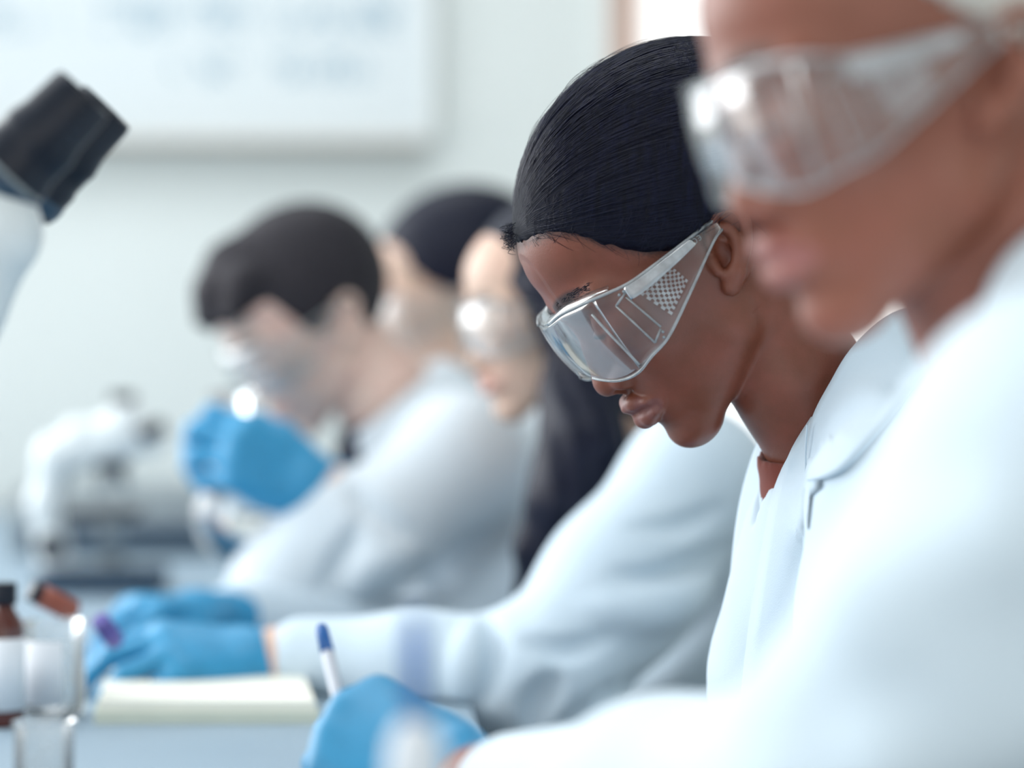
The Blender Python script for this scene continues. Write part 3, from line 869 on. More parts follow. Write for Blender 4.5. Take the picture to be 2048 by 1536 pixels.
def hair_cap(parent, M, cen, rad, zline, mat, h=0.0022, extra=(), pole=None, wob=0.002, name='hair', under=0.0):
    """close hair on the skull in the head frame; zline: list of (x, z) of the lower edge"""
    zl = np.array(sorted(zline)); cen = np.array(cen); rad = np.array(rad)
    ex = [np.array(q) for p, k in extra for q in p[:2]]
    F = Field(np.min([cen - rad] + ex, axis=0) - 0.012, np.max([cen + rad] + ex, axis=0) + 0.012, h)
    F.add(ell(cen, rad))
    def edge(X, Y, Z):
        z = np.interp(np.asarray(X), zl[:, 0], zl[:, 1])
        return (z + 0 * Y - Z + wob * np.sin(X * 420 + 3 * np.sin(Y * 260)) + wob * 0.7 * np.sin(X * 900 + Y * 500)) * 0.75
    F.op((np.full(3, -BIG), np.full(3, BIG), edge), 0.004, 'i')
    for p, k in extra: F.add(p, k)
    V, Q = F.mesh()
    at = {}
    if pole is not None:
        d = (V - cen) / rad; d /= np.linalg.norm(d, axis=1, keepdims=True)
        p = np.array(pole, float); p /= np.linalg.norm(p); x = np.cross((0, 1.0, 0), p); x /= np.linalg.norm(x); y = np.cross(p, x)
        at = dict(phi=np.arctan2(d @ y, d @ x), tt=np.arccos(np.clip(d @ p, -1, 1)))
    return mk(name, xf(M, V), Q, mat, parent, attrs=at)
# ================================================================== the people, nearest first
FACE = np.array((-0.985, -0.17, 0.0))
Z3 = lambda z: np.array((0, 0, z))

# ---- A: nearest, right edge of the picture
MA = head_matrix(1864, 226, 1.20, 12.5, 12, 0, 1.0)
nkA = [(P(2000, 500, 1.22), 0.056), (P(2110, 740, 1.24), 0.066)]
shL, shR = P(2150, 930, 1.03), P(2190, 860, 1.42)
elL, wrL = P(1735, 1600, 1.08), P(985, 1606, 1.36)
torsoA = [(P(2290, 920, 1.24), 0.075), (P(2240, 1300, 1.24), 0.10), (np.array((0.34, 1.26, 0.70)), 0.12)]
A = person('nearest person in profile, bare brown face, clear goggles, pale cropped hair, white coat', MA, 0.0024, SK_near, nkA,
           [torsoA, [(shL, 0.05), (elL, 0.042), (wrL, 0.027), (P(900, 1600, 1.385), 0.024)], [(shR, 0.05), (P(1900, 1650, 1.52), 0.042), (P(1500, 1700, 1.5), 0.03)], [(shL, 0.05), (shR, 0.05)]],
           (0.34, 1.26, 0.0), dict(nose=1.15, lips=1.05, lash=0.0018))
cA = ch([(shL, 0.066), (shR, 0.066)], 0.04) + ch([(P(2270, 900, 1.24), 0.100), (P(2240, 1300, 1.24), 0.130), (np.array((0.34, 1.26, 0.62)), 0.16)], 0.05)
cA += ch([(shL, 0.070), (P(1960, 1250, 1.04), 0.066), (elL, 0.064), (P(1330, 1610, 1.23), 0.047), (P(1040, 1608, 1.345), 0.040)], 0.04)
cA += ch([(shR, 0.070), (P(1900, 1650, 1.52), 0.060), (P(1500, 1720, 1.5), 0.045)], 0.04)
cA += [(rc(P(2040, 760, 1.10), P(2150, 600, 1.15), 0.028, 0.032), 0.03), (rc(P(2150, 600, 1.15), P(2250, 580, 1.30), 0.032, 0.030), 0.03)]
cA += [(rc(P(1800, 1520, 1.00), P(2100, 1420, 0.99), 0.012, 0.010), 0.03), (rc(P(1760, 1180, 1.00), P(2000, 1080, 0.97), 0.010, 0.008), 0.035), (rc(P(1600, 1400, 1.06), P(1800, 1250, 1.00), 0.010, 0.007), 0.03)]
garment('lab_coat', A, cA, M_coat1, 0.005, cuts=[(rc(P(2150, 700, 1.24), P(1960, 470, 1.22), 0.066, 0.066), 0.01)])
legs(A, (0.34, 1.26, 0.60), FACE)
collar_band(A, P(2120, 700, 1.24), P(2000, 480, 1.22) - P(2120, 740, 1.24), (-1, -0.2, 0), 0.066, 0.096, 0.040, M_coat1, gap=0.35, up=0.024)
hair_cap(A, MA, (-0.012, 0, 0.056), (0.107, 0.082, 0.099), [(0.12, 0.125), (0.09, 0.112), (0.06, 0.092), (0.035, 0.068), (0.011, 0.046), (-0.005, 0.034), (-0.02, 0.022), (-0.045, -0.005), (-0.06, -0.035), (-0.2, -0.045)], H_grey, 0.0035)
hand(A, P(925, 1590, 1.375), P(690, 1455, 1.42), (-0.35, -0.6, 0.9), -1, [(55, 50, 25), (58, 52, 25), (62, 55, 25), (66, 55, 25)], thumb=[(0.018, 0.022, -0.006), (0.050, 0.040, -0.022), (0.078, 0.036, -0.044), (0.094, 0.022, -0.062)], scale=1.0)
goggles(MA, 'clear goggles worn by the nearest person at the right', vents=True)

# ---- B: the person in focus
ZB = [(0.13, 0.094), (0.0960, 0.0925), (0.082, 0.0885), (0.0702, 0.0775), (0.0614, 0.0640), (0.0504, 0.0515), (0.0381, 0.0400), (0.0234, 0.0325), (0.005, 0.0320), (-0.012, 0.0370), (-0.028, 0.030), (-0.040, 0.0), (-0.055, -0.035), (-0.2, -0.05)]     # hairline (x, z)
MB_ = head_matrix(1402, 542, 1.70, 35.5, 10, 0, 0.98)
nkB = [(P(1600, 765, 1.70), 0.046), (P(1700, 905, 1.71), 0.056)]
bL, bR = P(1830, 1040, 1.555), P(1800, 1020, 1.90)
eL, wL = P(1720, 1580, 1.50), P(1330, 1640, 1.50)
torsoB = [(P(1740, 1020, 1.72), 0.075), (P(1760, 1400, 1.74), 0.085), (np.array((0.27, 1.76, 0.68)), 0.11)]
B = person('sharply focused person bending forward, brown skin, sleek black hair, clear vented goggles, white coat', MB_, 0.0012, SK_dark, nkB,
           [torsoB, [(bL, 0.045), (eL, 0.038), (wL, 0.025), (P(1230, 1640, 1.50), 0.024)], [(bR, 0.045), (P(1690, 1500, 1.98), 0.036), (P(1460, 1500, 1.90), 0.026), (P(1425, 1500, 1.895), 0.024)], [(bL, 0.045), (bR, 0.045)]],
           (0.27, 1.76, 0.0), dict(fuzz=ZB))
cB = ch([(bL, 0.060), (bR, 0.060)], 0.05) + ch([(P(1765, 1090, 1.72), 0.098), (P(1745, 1360, 1.73), 0.104), (np.array((0.27, 1.76, 0.62)), 0.14)], 0.05)
cB += ch([(bL, 0.062), (P(1790, 1300, 1.52), 0.056), (eL, 0.052), (P(1450, 1640, 1.50), 0.042)], 0.04)
cB += ch([(bR, 0.062), (P(1690, 1500, 1.98), 0.052), (P(1500, 1500, 1.90), 0.040)], 0.04)
cB += [(rc(P(1800, 860, 1.62), P(1760, 900, 1.80), 0.035, 0.035), 0.06)]
garment('lab_coat', B, cB, M_coat, 0.0035, cuts=[(rc(P(1700, 900, 1.71), P(1560, 740, 1.70), 0.060, 0.058), 0.008), (rc(P(1548, 900, 1.700), P(1512, 1030, 1.705), 0.020, 0.006), 0.004)],
        warp=lambda X, Y, Z: 0.0012 * np.sin(X * 95 + 40 * Z + 4 * np.sin(Y * 20)) + 0.0008 * np.sin(X * 210 - 60 * Z + Y * 50))
legs(B, (0.27, 1.76, 0.60), FACE)
# russet top showing in the coat opening
garment('top', B, ch([(P(1655, 915, 1.71), 0.050), (P(1725, 1150, 1.72), 0.075)], 0.03), M_top, 0.0035, cuts=[(rc(P(1690, 880, 1.71), P(1580, 760, 1.70), 0.052, 0.050), 0.006)])
def bvh_of(*obs):
    V = []; F = []
    for o in obs:
        b = len(V); l = base_of(o)
        V += [tuple(np.array(v.co) + l) for v in o.data.vertices]; F += [tuple(i + b for i in p.vertices) for p in o.data.polygons]
    return BVHTree.FromPolygons(V, F)
def drape(bv, u, v, Y, off=0.003):
    """point on a garment surface under picture point (u, v); Y where there is none"""
    d = Vector(P(u, v, 1.0) - np.array((0, 0, CAM_Z))).normalized()
    h = bv.ray_cast(Vector((0, 0, CAM_Z)), d, 4.0)
    if h[0] is None or abs(h[0].y - Y) > 0.035: return P(u, v, Y)
    return np.array(h[0]) - np.array(d) * off
def cloth_sheet(name, parent, L, R, bv, n=24, m=9, off=0.003, th=0.0022, mat=None, bulge=0.0):
    """sheet between two edges given as (u, v, Y) points"""
    a = spl(L, n); b = spl(R, n); G = np.zeros((n, m, 3))
    for i in range(n):
        for j in range(m):
            t = j / (m - 1); q = a[i] * (1 - t) + b[i] * t
            G[i, j] = drape(bv, *q, off=off) if bv else P(*q)
            G[i, j, 1] -= bulge * math.sin(math.pi * t)
    for _ in range(4):                       # relax so the cloth hangs smoothly
        H = G.copy(); H[1:-1, 1:-1] = (G[1:-1, 1:-1] * 2 + G[:-2, 1:-1] + G[2:, 1:-1] + G[1:-1, :-2] + G[1:-1, 2:]) / 6; G = H
    if bv:                                   # and stays outside what it lies on
        o = Vector((0, 0, CAM_Z))
        for i in range(n):
            for j in range(m):
                d = Vector(G[i, j]) - o; D = d.length; d.normalize(); hh = bv.ray_cast(o, d, 4.0)
                if hh[0] is not None and hh[3] < D + off and hh[3] > D - 0.10: G[i, j] = np.array(o + d * (hh[3] - off))
    return MB().sheet(G, th).build(name, mat or M_coat, parent)
def pane(name, L, R, **k): return cloth_sheet(name, B, L, R, **k)
coatB = [c for c in B.children if c.name.startswith('lab_coat')][0]
topB = [c for c in B.children if c.name.startswith('top')][0]
bv = bvh_of(coatB, topB)
cloth_sheet('lapel', B, [(1624, 835, 1.655), (1592, 885, 1.660), (1562, 945, 1.664), (1541, 1010, 1.664), (1528, 1080, 1.664), (1510, 1180, 1.662), (1494, 1290, 1.66), (1480, 1420, 1.66)],
            [(1690, 820, 1.625), (1690, 885, 1.625), (1690, 945, 1.62), (1700, 1010, 1.61), (1700, 1080, 1.61), (1700, 1180, 1.61), (1700, 1290, 1.61), (1700, 1420, 1.61)], bv, off=0.004)
cloth_sheet('lapel', B, [(1528, 862, 1.745), (1506, 915, 1.752), (1486, 985, 1.758), (1474, 1050, 1.758), (1466, 1120, 1.758), (1458, 1220, 1.758), (1449, 1310, 1.758), (1440, 1420, 1.758)],
            [(1548, 905, 1.715), (1530, 945, 1.712), (1528, 1000, 1.704), (1538, 1050, 1.695), (1540, 1120, 1.690), (1530, 1220, 1.690), (1520, 1310, 1.690), (1505, 1420, 1.690)], None, th=0.0025, bulge=-0.004)
cloth_sheet('collar', B, [(1905, 640, 1.76), (1850, 615, 1.68), (1780, 630, 1.640), (1705, 697, 1.628), (1662, 768, 1.630), (1630, 830, 1.636), (1619, 880, 1.640), (1616, 930, 1.640)],
            [(1930, 790, 1.74), (1885, 740, 1.66), (1848, 748, 1.600), (1795, 815, 1.590), (1742, 880, 1.588), (1690, 935, 1.592), (1650, 956, 1.602), (1616, 962, 1.615)], bv, n=40, m=12, off=0.006, th=0.0032)
MB().tube([P(*q) for q in spl([(1614, 850, 1.632), (1611, 900, 1.632), (1611, 955, 1.630)], 12)], 0.0007, 6).build('seam', M_coat, B)
MB().tube([drape(bv, u, v, 1.62, 0.0045) for u, v in ((1621, 962), (1622, 1000), (1624, 1040))], 0.0011, 6).build('seam', M_coat, B)

HC, HR = np.array((-0.016, 0, 0.052)), np.array((0.124, 0.0865, 0.1100))
POLE = np.array((-0.88, 0, -0.40))
hairB = hair_cap(B, MB_, HC, HR, ZB, H_black, 0.0014, pole=POLE, wob=0.0009, extra=[(ell((-0.148, 0, 0.000), (0.036, 0.040, 0.036)), 0.02)])
rng = np.random.default_rng(7)
st = []; en = []
zl = np.array(sorted(ZB))
while len(st) < 4600:
    d = rng.normal(size=3); d /= np.linalg.norm(d)
    if d[1] < -0.45: continue
    p = HC + HR * d
    if p[2] < np.interp(p[0], zl[:, 0], zl[:, 1]) + 0.004 or p[0] < -0.1: continue
    if len(st) % 3 == 0:          # every third hair starts at the hairline itself
        pass
    st.append(d); e = POLE / np.linalg.norm(POLE) + rng.normal(size=3) * 0.05; en.append(e / np.linalg.norm(e))
Vh, Fh = strands(st, en, HC, HR, 14, 0.0018, 0.00030, 11, jitter=0.03, frac=(0.35, 0.95), zl=zl)
st2 = []; en2 = []                # fine hairs that break up the hairline
while len(st2) < 420:
    x0 = rng.uniform(0.0, 0.0965); z0 = np.interp(x0, zl[:, 0], zl[:, 1]) - rng.uniform(-0.001, 0.0025)
    q = 1 - ((x0 - HC[0]) / HR[0]) ** 2 - ((z0 - HC[2]) / HR[2]) ** 2
    if q <= 0: continue
    d = np.array(((x0 - HC[0]) / HR[0], math.sqrt(q) * (1 if rng.uniform() < 0.75 else -1), (z0 - HC[2]) / HR[2])); st2.append(d); e = np.array((-0.9, 0, 0.45)) + rng.normal(size=3) * 0.3; en2.append(e / np.linalg.norm(e))
V2, F2 = strands(st2, en2, HC, HR, 8, 0.0008, 0.00017, 5, jitter=0.02, frac=(0.03, 0.07))
mk('hair_strands', xf(MB_, np.vstack([Vh, V2])), np.vstack([Fh, F2 + len(Vh)]), H_strand, hairB)['kind'] = 'stuff'
# short curls and wisps at the front hairline, brow hairs
cu = MB()
for i in range(190):
    front = i < 130
    y = rng.uniform(-0.048, 0.010) if front else rng.uniform(0.02, 0.072)
    zx = np.interp(abs(y), [0, 0.02, 0.045, 0.058, 0.066, 0.074], [0.0960, 0.0930, 0.0800, 0.0660, 0.052, 0.030])
    zz = np.interp(zx, zl[:, 0], zl[:, 1]) + (rng.uniform(-0.001, 0.016) if front else rng.uniform(-0.001, 0.004))
    yy = math.sqrt(max(0.0, 1 - ((zx - HC[0]) / HR[0]) ** 2 - ((zz - HC[2]) / HR[2]) ** 2)) * HR[1]
    if front: d = (np.array((zx, y, zz)) - HC) / HR
    else: d = (np.array((zx, yy, zz)) - HC) / HR
    d /= np.linalg.norm(d); p = HC + HR * d * 1.001
    nrm = d / HR; nrm /= np.linalg.norm(nrm)
    dn = np.array((0.1, 0.0, -1.0)) if front else np.array((-0.75 + rng.normal() * 0.3, 0, -0.55 + rng.normal() * 0.3))
    dn = dn + rng.normal(size=3) * 0.35; dn -= nrm * (dn @ nrm); dn /= np.linalg.norm(dn); sd = np.cross(nrm, dn)
    L = rng.uniform(0.003, 0.012) if front else rng.uniform(0.008, 0.024)
    cr = rng.uniform(0.0008, 0.0022) if front else rng.uniform(0.0005, 0.0015)
    ph = rng.uniform(0, 6.28); tw = rng.uniform(1.0, 2.2) if front else rng.uniform(0.2, 0.6)
    lift = rng.uniform(0.001, 0.010) if front else 0.0
    inn = 0.0 if front else -0.004
    pts = [p + dn * L * t * (0.7 if front else 1) + sd * cr * math.sin(ph + 6.28 * tw * t) + nrm * (0.0004 + inn * t + lift * math.sin(t * 2.6) + cr * 0.6 * math.cos(ph + 6.28 * tw * t) * front) for t in np.linspace(0, 1, 12)]
    cu.tube(xf(MB_, pts), [(0.00020 if front else 0.00014) * (1 - 0.5 * t) for t in np.linspace(0, 1, 12)], 4)
for i in range(60):
    d = np.array((rng.uniform(-0.2, 0.85), rng.normal() * 0.35, 1.0)); d /= np.linalg.norm(d); e = POLE / np.linalg.norm(POLE)
    om = math.acos(float(np.clip(d @ e, -1, 1))); T = np.linspace(0, rng.uniform(0.12, 0.4), 10); hgt = rng.uniform(0.001, 0.005)
    pts = [HC + HR * ((math.sin((1 - t) * om) * d + math.sin(t * om) * e) / math.sin(om)) * (1 + hgt * math.sin(j / 9 * 2.9) / 0.11) for j, t in enumerate(T)]
    cu.tube(xf(MB_, pts), 0.00014, 3)
cu.build('baby_hair', H_strand, hairB)['kind'] = 'stuff'
eb = MB()
head_bv = bvh_of(B)
for i in range(230):
    t = rng.uniform(0, 0.86)
    q = spl([(0.103, 0.010, 0.036), (0.100, 0.024, 0.042), (0.088, 0.040, 0.0435), (0.074, 0.051, 0.037)], 50)[int(t * 49)] + np.array((0, 0, rng.normal() * 0.0016))
    for sg in (1, -1):
        w0 = MB_ @ Vector(q * (1, sg, 1)); h0 = head_bv.find_nearest(w0)
        if h0[0] is None: continue
        nr = np.array(h0[1]); dr = np.array(MB_.to_3x3() @ Vector((-0.5 - 0.4 * t, sg * 0.7, 0.45 - 0.7 * t))); dr /= np.linalg.norm(dr)
        p0 = np.array(h0[0]); L = 0.0055
        eb.tube([p0 - nr * 0.0003, p0 + dr * L * .5 + nr * 0.0008, p0 + dr * L + nr * 0.0002], [0.00018, 0.00018, 0.00006], 3)
eb.build('eyebrows', H_strand, B)['kind'] = 'stuff'
goggles(MB_, 'clear vented goggles on the sharply focused person in the middle', vents=True)

hand(B, P(1240, 1640, 1.50), P(1050, 1640, 1.52), (-0.1, -0.3, 0.95), -1, [(35, 40, 20), (38, 40, 20), (40, 40, 20), (44, 40, 20)])
hand(B, P(1425, 1500, 1.895), P(1240, 1510, 1.86), (-0.1, 0.1, 0.95), 1, [(35, 40, 20), (38, 40, 20), (40, 40, 20), (44, 40, 20)])

# ---- C: long dark hair, behind B
MC = head_matrix(1120, 656, 2.50, 6, 15, 0, 0.90)
nkC = [(P(1175, 800, 2.52), 0.050), (P(1270, 930, 2.52), 0.060)]
cL, cR = P(1390, 965, 2.28), P(1340, 960, 2.70)
ceL, cwL = P(1085, 1365, 2.17), P(575, 1325, 2.20)
torC = [(P(1340, 1000, 2.5), 0.08), (P(1420, 1300, 2.5), 0.09), (np.array((0.24, 2.5, 0.66)), 0.11)]
C = person('person with very long straight dark hair and goggles, white coat sleeve with deep folds', MC, 0.0026, SK_tan, nkC,
           [torC, [(cL, 0.045), (ceL, 0.04), (cwL, 0.026), (P(520, 1318, 2.2), 0.024)], [(cR, 0.045), (P(900, 1300, 2.68), 0.036), (P(430, 1240, 2.50), 0.026)], [(cL, 0.045), (cR, 0.045)]], (0.24, 2.5, 0.0), dict(lips=0.8, lash=0.003, browt=1.5))
cC = ch([(cL, 0.062), (cR, 0.062)], 0.05) + ch([(P(1370, 1050, 2.5), 0.11), (P(1440, 1330, 2.5), 0.12), (np.array((0.24, 2.5, 0.60)), 0.15)], 0.05)
cC += ch([(cL, 0.066), (P(1240, 1170, 2.22), 0.068), (ceL, 0.064), (P(830, 1345, 2.18), 0.050), (P(610, 1322, 2.2), 0.040)], 0.03)
cC += ch([(cR, 0.064), (P(900, 1300, 2.68), 0.052), (P(470, 1245, 2.52), 0.042)], 0.03)
foldC = [([(1480, 1085), (1400, 1130), (1322, 1159), (1230, 1150)], 0.010, -1), ([(1480, 1175), (1400, 1260), (1347, 1308), (1250, 1380), (1117, 1456)], 0.013, -1), ([(1470, 1290), (1370, 1390), (1280, 1450), (1180, 1475)], 0.011, -1),
         ([(1470, 1130), (1380, 1200), (1290, 1225), (1180, 1215)], 0.010, 1), ([(1470, 1220), (1380, 1320), (1280, 1395), (1180, 1440)], 0.010, 1), ([(1450, 1010), (1360, 1050), (1260, 1055)], 0.007, -1),
         ([(973, 1225), (980, 1318), (963, 1410)], 0.009, -1), ([(940, 1250), (930, 1330), (920, 1410)], 0.008, 1), ([(1120, 1350), (1080, 1400), (1060, 1460)], 0.010, -1), ([(1230, 1270), (1130, 1300), (1050, 1280)], 0.008, -1)]
garment('lab_coat', C, cC, M_coat, 0.005, cuts=[(rc(P(1300, 960, 2.5), P(1150, 760, 2.5), 0.062, 0.060), 0.01)], folds=foldC)
collar_band(C, P(1275, 930, 2.52), P(1150, 760, 2.5) - P(1275, 930, 2.52), FACE, 0.064, 0.092, 0.04, M_coat, gap=0.6)
legs(C, (0.24, 2.5, 0.60), FACE)
LC = lambda *q: xf(MC.inverted(), np.array([P(*q)]))[0]
exC = ch([((0.035, 0.075, 0.045), 0.020), ((0.005, 0.088, -0.01), 0.034), ((-0.01, 0.09, -0.06), 0.040)], 0.03)
exC += ch([(LC(1160, 790, 2.42), 0.046), (LC(1165, 900, 2.38), 0.044), (LC(1125, 1000, 2.36), 0.036), (LC(1085, 1100, 2.37), 0.026), (LC(1045, 1185, 2.40), 0.010)], 0.03)
exC += ch([((-0.06, 0.0, 0.0), 0.06), ((-0.09, 0.0, -0.09), 0.055), ((-0.12, 0, -0.2), 0.045)], 0.03)
def hair_long(parent, M, cen, rad, zline, mat, extra):
    allp = [np.array(p[0]) for p, k in extra] + [np.array(p[1]) for p, k in extra]
    zl = np.array(sorted(zline)); cen = np.array(cen); rad = np.array(rad)
    F = Field(np.min(allp + [cen - rad], axis=0) - 0.03, np.max(allp + [cen + rad], axis=0) + 0.03, 0.0036)
    F.add(ell(cen, rad))
    F.op(func(lambda X, Y, Z: (np.interp(np.asarray(X), zl[:, 0], zl[:, 1]) + 0 * Y - Z) * 0.75), 0.004, 'i')
    for p, k in extra: F.add(p, k)
    F.warp(lambda X, Y, Z: 0.0016 * np.sin(X * 260 + Z * 35 + 50 * Y) * smooth01(-Z, -0.06, 0.05))
    V, Q = F.mesh()
    return mk('hair', xf(M, V), Q, mat, parent)
hair_long(C, MC, (-0.012, 0, 0.052), (0.112, 0.086, 0.104), [(0.13, 0.078), (0.098, 0.076), (0.080, 0.066), (0.060, 0.045), (0.045, 0.0), (0.035, -0.04), (0.0, -0.06), (-0.3, -0.08)], H_long, exC)
hand(C, P(525, 1318, 2.20), P(330, 1300, 2.16), (-0.1, -0.5, 0.85), -1, [(30, 30, 20), (28, 32, 20), (30, 34, 20), (36, 34, 20)], thumb=TH_SIDE)
hand(C, P(405, 1232, 2.47), P(280, 1215, 2.40), (-0.1, -0.2, 0.95), 1, [(35, 35, 20), (38, 35, 20), (40, 35, 20), (44, 38, 20)], thumb=TH_SIDE)
goggles(MC, 'clear goggles on the long-haired person, the pair beside the focused face', vents=False)

# ---- E: dark-haired man raising the flask
ME = head_matrix(638, 664, 2.85, 31, 28, 0, 0.98)
nkE = [(P(770, 800, 2.86), 0.058), (P(840, 900, 2.87), 0.066)]
mL, mR = P(925, 915, 2.68), P(900, 890, 3.04)
meL, mwL = P(560, 1172, 2.62), P(662, 1000, 2.62)
torE = [(P(920, 980, 2.86), 0.09), (P(1010, 1200, 2.86), 0.10), (np.array((0.04, 2.9, 0.68)), 0.11)]
E_ = person('person with short dark brown hair bent over a raised glass flask, pale skin, blue gloves', ME, 0.0028, SK_pale, nkE,
           [torE, [(mL, 0.05), (meL, 0.042), (mwL, 0.030), (P(640, 985, 2.62), 0.027)], [(mR, 0.05), (P(700, 1130, 2.95), 0.04), (P(600, 960, 2.80), 0.028)], [(mL, 0.05), (mR, 0.05)]], (0.04, 2.9, 0.0), dict(jaw=1.08, lips=0.75, lash=0.0028, browt=1.6))
cE = ch([(mL, 0.066), (mR, 0.066)], 0.05) + ch([(P(930, 1000, 2.86), 0.12), (P(1010, 1200, 2.86), 0.13), (np.array((0.04, 2.9, 0.60)), 0.15)], 0.05)
cE += ch([(mL, 0.070), (P(740, 1070, 2.63), 0.064), (meL, 0.050), (P(650, 1022, 2.62), 0.041)], 0.03)
cE += ch([(mR, 0.068), (P(700, 1130, 2.95), 0.055), (P(640, 1010, 2.84), 0.042)], 0.03)
foldE = [([(768, 1205), (800, 1155), (840, 1143), (886, 1174), (915, 1215)], 0.010, -1), ([(925, 1235), (900, 1275)], 0.008, -1), ([(700, 970), (740, 1020), (830, 1080)], 0.009, -1), ([(640, 1180), (690, 1110), (720, 1040)], 0.009, -1), ([(700, 1200), (750, 1130), (830, 1105)], 0.009, 1)]
garment('lab_coat', E_, cE, M_coat2, 0.005, cuts=[(rc(P(850, 920, 2.87), P(740, 760, 2.86), 0.072, 0.070), 0.01)], folds=foldE)
collar_band(E_, P(826, 868, 2.87), P(750, 770, 2.86) - P(840, 900, 2.87), FACE, 0.074, 0.104, 0.060, M_coat2, gap=0.75, up=0.050)
garment('top', E_, ch([(P(790, 905, 2.86), 0.070), (P(900, 1000, 2.86), 0.085)], 0.03), M_topdark, 0.005, cuts=[(rc(P(840, 900, 2.87), P(750, 770, 2.86), 0.058, 0.056), 0.006)])
legs(E_, (0.04, 2.9, 0.60), FACE)
hair_cap(E_, ME, (-0.010, 0, 0.058), (0.110, 0.083, 0.100), [(0.14, 0.094), (0.100, 0.092), (0.084, 0.080), (0.062, 0.070), (0.048, 0.050), (0.036, 0.010), (0.020, 0.004), (0.010, 0.030), (-0.010, 0.040), (-0.028, 0.020), (-0.04, -0.03), (-0.2, -0.04)], H_brown, 0.0032, wob=0.002,
         extra=[(rc((0.060, 0, 0.125), (0.098, 0.01, 0.108), 0.030, 0.024), 0.03), (rc((0.095, 0.015, 0.108), (0.122, 0.02, 0.082), 0.020, 0.009), 0.02), (rc((0.070, 0.045, 0.108), (0.106, 0.05, 0.082), 0.022, 0.010), 0.02), (rc((0.090, -0.02, 0.108), (0.114, -0.02, 0.086), 0.020, 0.010), 0.02)])
FLC = P(488, 1032, 2.66)
hand(E_, P(630, 980, 2.615), P(470, 900, 2.585), (0.15, -0.9, 0.35), -1, [(40, 55, 30), (42, 58, 30), (46, 58, 30), (50, 58, 30)], thumb=[(0.018, 0.022, -0.006), (0.046, 0.044, -0.016), (0.072, 0.050, -0.034), (0.092, 0.042, -0.050)], scale=1.08)
hand(E_, P(585, 940, 2.78), P(440, 865, 2.745), (0.2, 0.8, 0.5), 1, [(40, 50, 30), (42, 52, 30), (46, 52, 30), (50, 50, 30)], scale=1.05)
goggles(ME, 'clear goggles on the dark-haired person holding the flask', vents=False)

# ---- D: black-haired person farthest along the row
MD = head_matrix(930, 634, 3.20, 11, 10, 0, 1.10)
nkD = [(P(985, 760, 3.22), 0.054), (P(1030, 880, 3.24), 0.062)]
dL, dR = P(1080, 930, 3.06), P(1060, 920, 3.44)
D = person('farthest person, sleek black hair, light tan face between two others, goggles', MD, 0.0030, SK_tan, nkD,
           [[(P(1070, 980, 3.24), 0.09), (P(1100, 1150, 3.24), 0.10), (np.array((0.09, 3.26, 0.68)), 0.11)], [(dL, 0.05), (P(960, 1080, 3.05), 0.04), (P(800, 1100, 3.1), 0.028)], [(dR, 0.05), (P(1000, 1080, 3.5), 0.04), (P(860, 1080, 3.4), 0.028)], [(dL, 0.05), (dR, 0.05)]], (0.09, 3.26, 0.0), dict(lips=0.8, lash=0.0035, browt=1.7))
cD = ch([(dL, 0.066), (dR, 0.066)], 0.05) + ch([(P(1080, 1000, 3.24), 0.12), (np.array((0.09, 3.26, 0.60)), 0.15)], 0.05) + ch([(dL, 0.068), (P(960, 1080, 3.05), 0.055), (P(800, 1100, 3.1), 0.042)], 0.03) + ch([(dR, 0.068), (P(1000, 1080, 3.5), 0.055), (P(860, 1080, 3.4), 0.042)], 0.03)
garment('lab_coat', D, cD, M_coat2, 0.006, cuts=[(rc(P(1040, 920, 3.24), P(960, 740, 3.22), 0.07, 0.066), 0.01)])
legs(D, (0.09, 3.26, 0.60), FACE)
hair_cap(D, MD, (-0.014, 0, 0.056), (0.114, 0.086, 0.104), [(0.14, 0.092), (0.094, 0.090), (0.080, 0.080), (0.060, 0.062), (0.040, 0.045), (0.022, 0.034), (0.0, 0.034), (-0.02, 0.030), (-0.04, -0.03), (-0.2, -0.05)], H_long, 0.0034)
goggles(MD, 'clear goggles on the farthest black-haired person', vents=False)
# ================================================================== things on the bench
def on(u, v_, dz=0.0):
    """bench point seen at picture pixel"""
    Y = (CAM_Z - BZ - dz) * FPX / (v_ - HORIZON)
    return P(u, v_, Y)

# round-bottom flask in the raised gloves
fl = empty('round_flask', tuple(FLC - Z3(0.058)), 'round-bottomed clear glass flask held up in blue gloves', 'flask')
R0 = 0.056
prof = [(R0 * math.sin(t), -R0 * math.cos(t)) for t in np.linspace(0.02, 2.72, 26)] + [(0.0205, 0.060), (0.0200, 0.090), (0.0200, 0.128), (0.0245, 0.134), (0.0250, 0.138)]
Mf = Matrix.Translation(Vector(FLC)) @ Matrix.Rotation(math.radians(-6), 4, 'Y')
MB().lathe(prof, 40, Mf, close=False).build('glass_body', M_glass, fl)
inn = [(r * 0.955, z * 0.97) for r, z in prof if z < 0.13] + [(0.019, 0.138)]
MB().lathe(inn, 40, Mf, close=False).build('inner_wall', M_glass, fl)
MB().tube([Mf @ Vector((0.0245 * math.cos(a), 0.0245 * math.sin(a), 0.137)) for a in np.linspace(0, 2 * math.pi, 33)], 0.0022, 8, cap=False).build('rim', M_glass, fl)

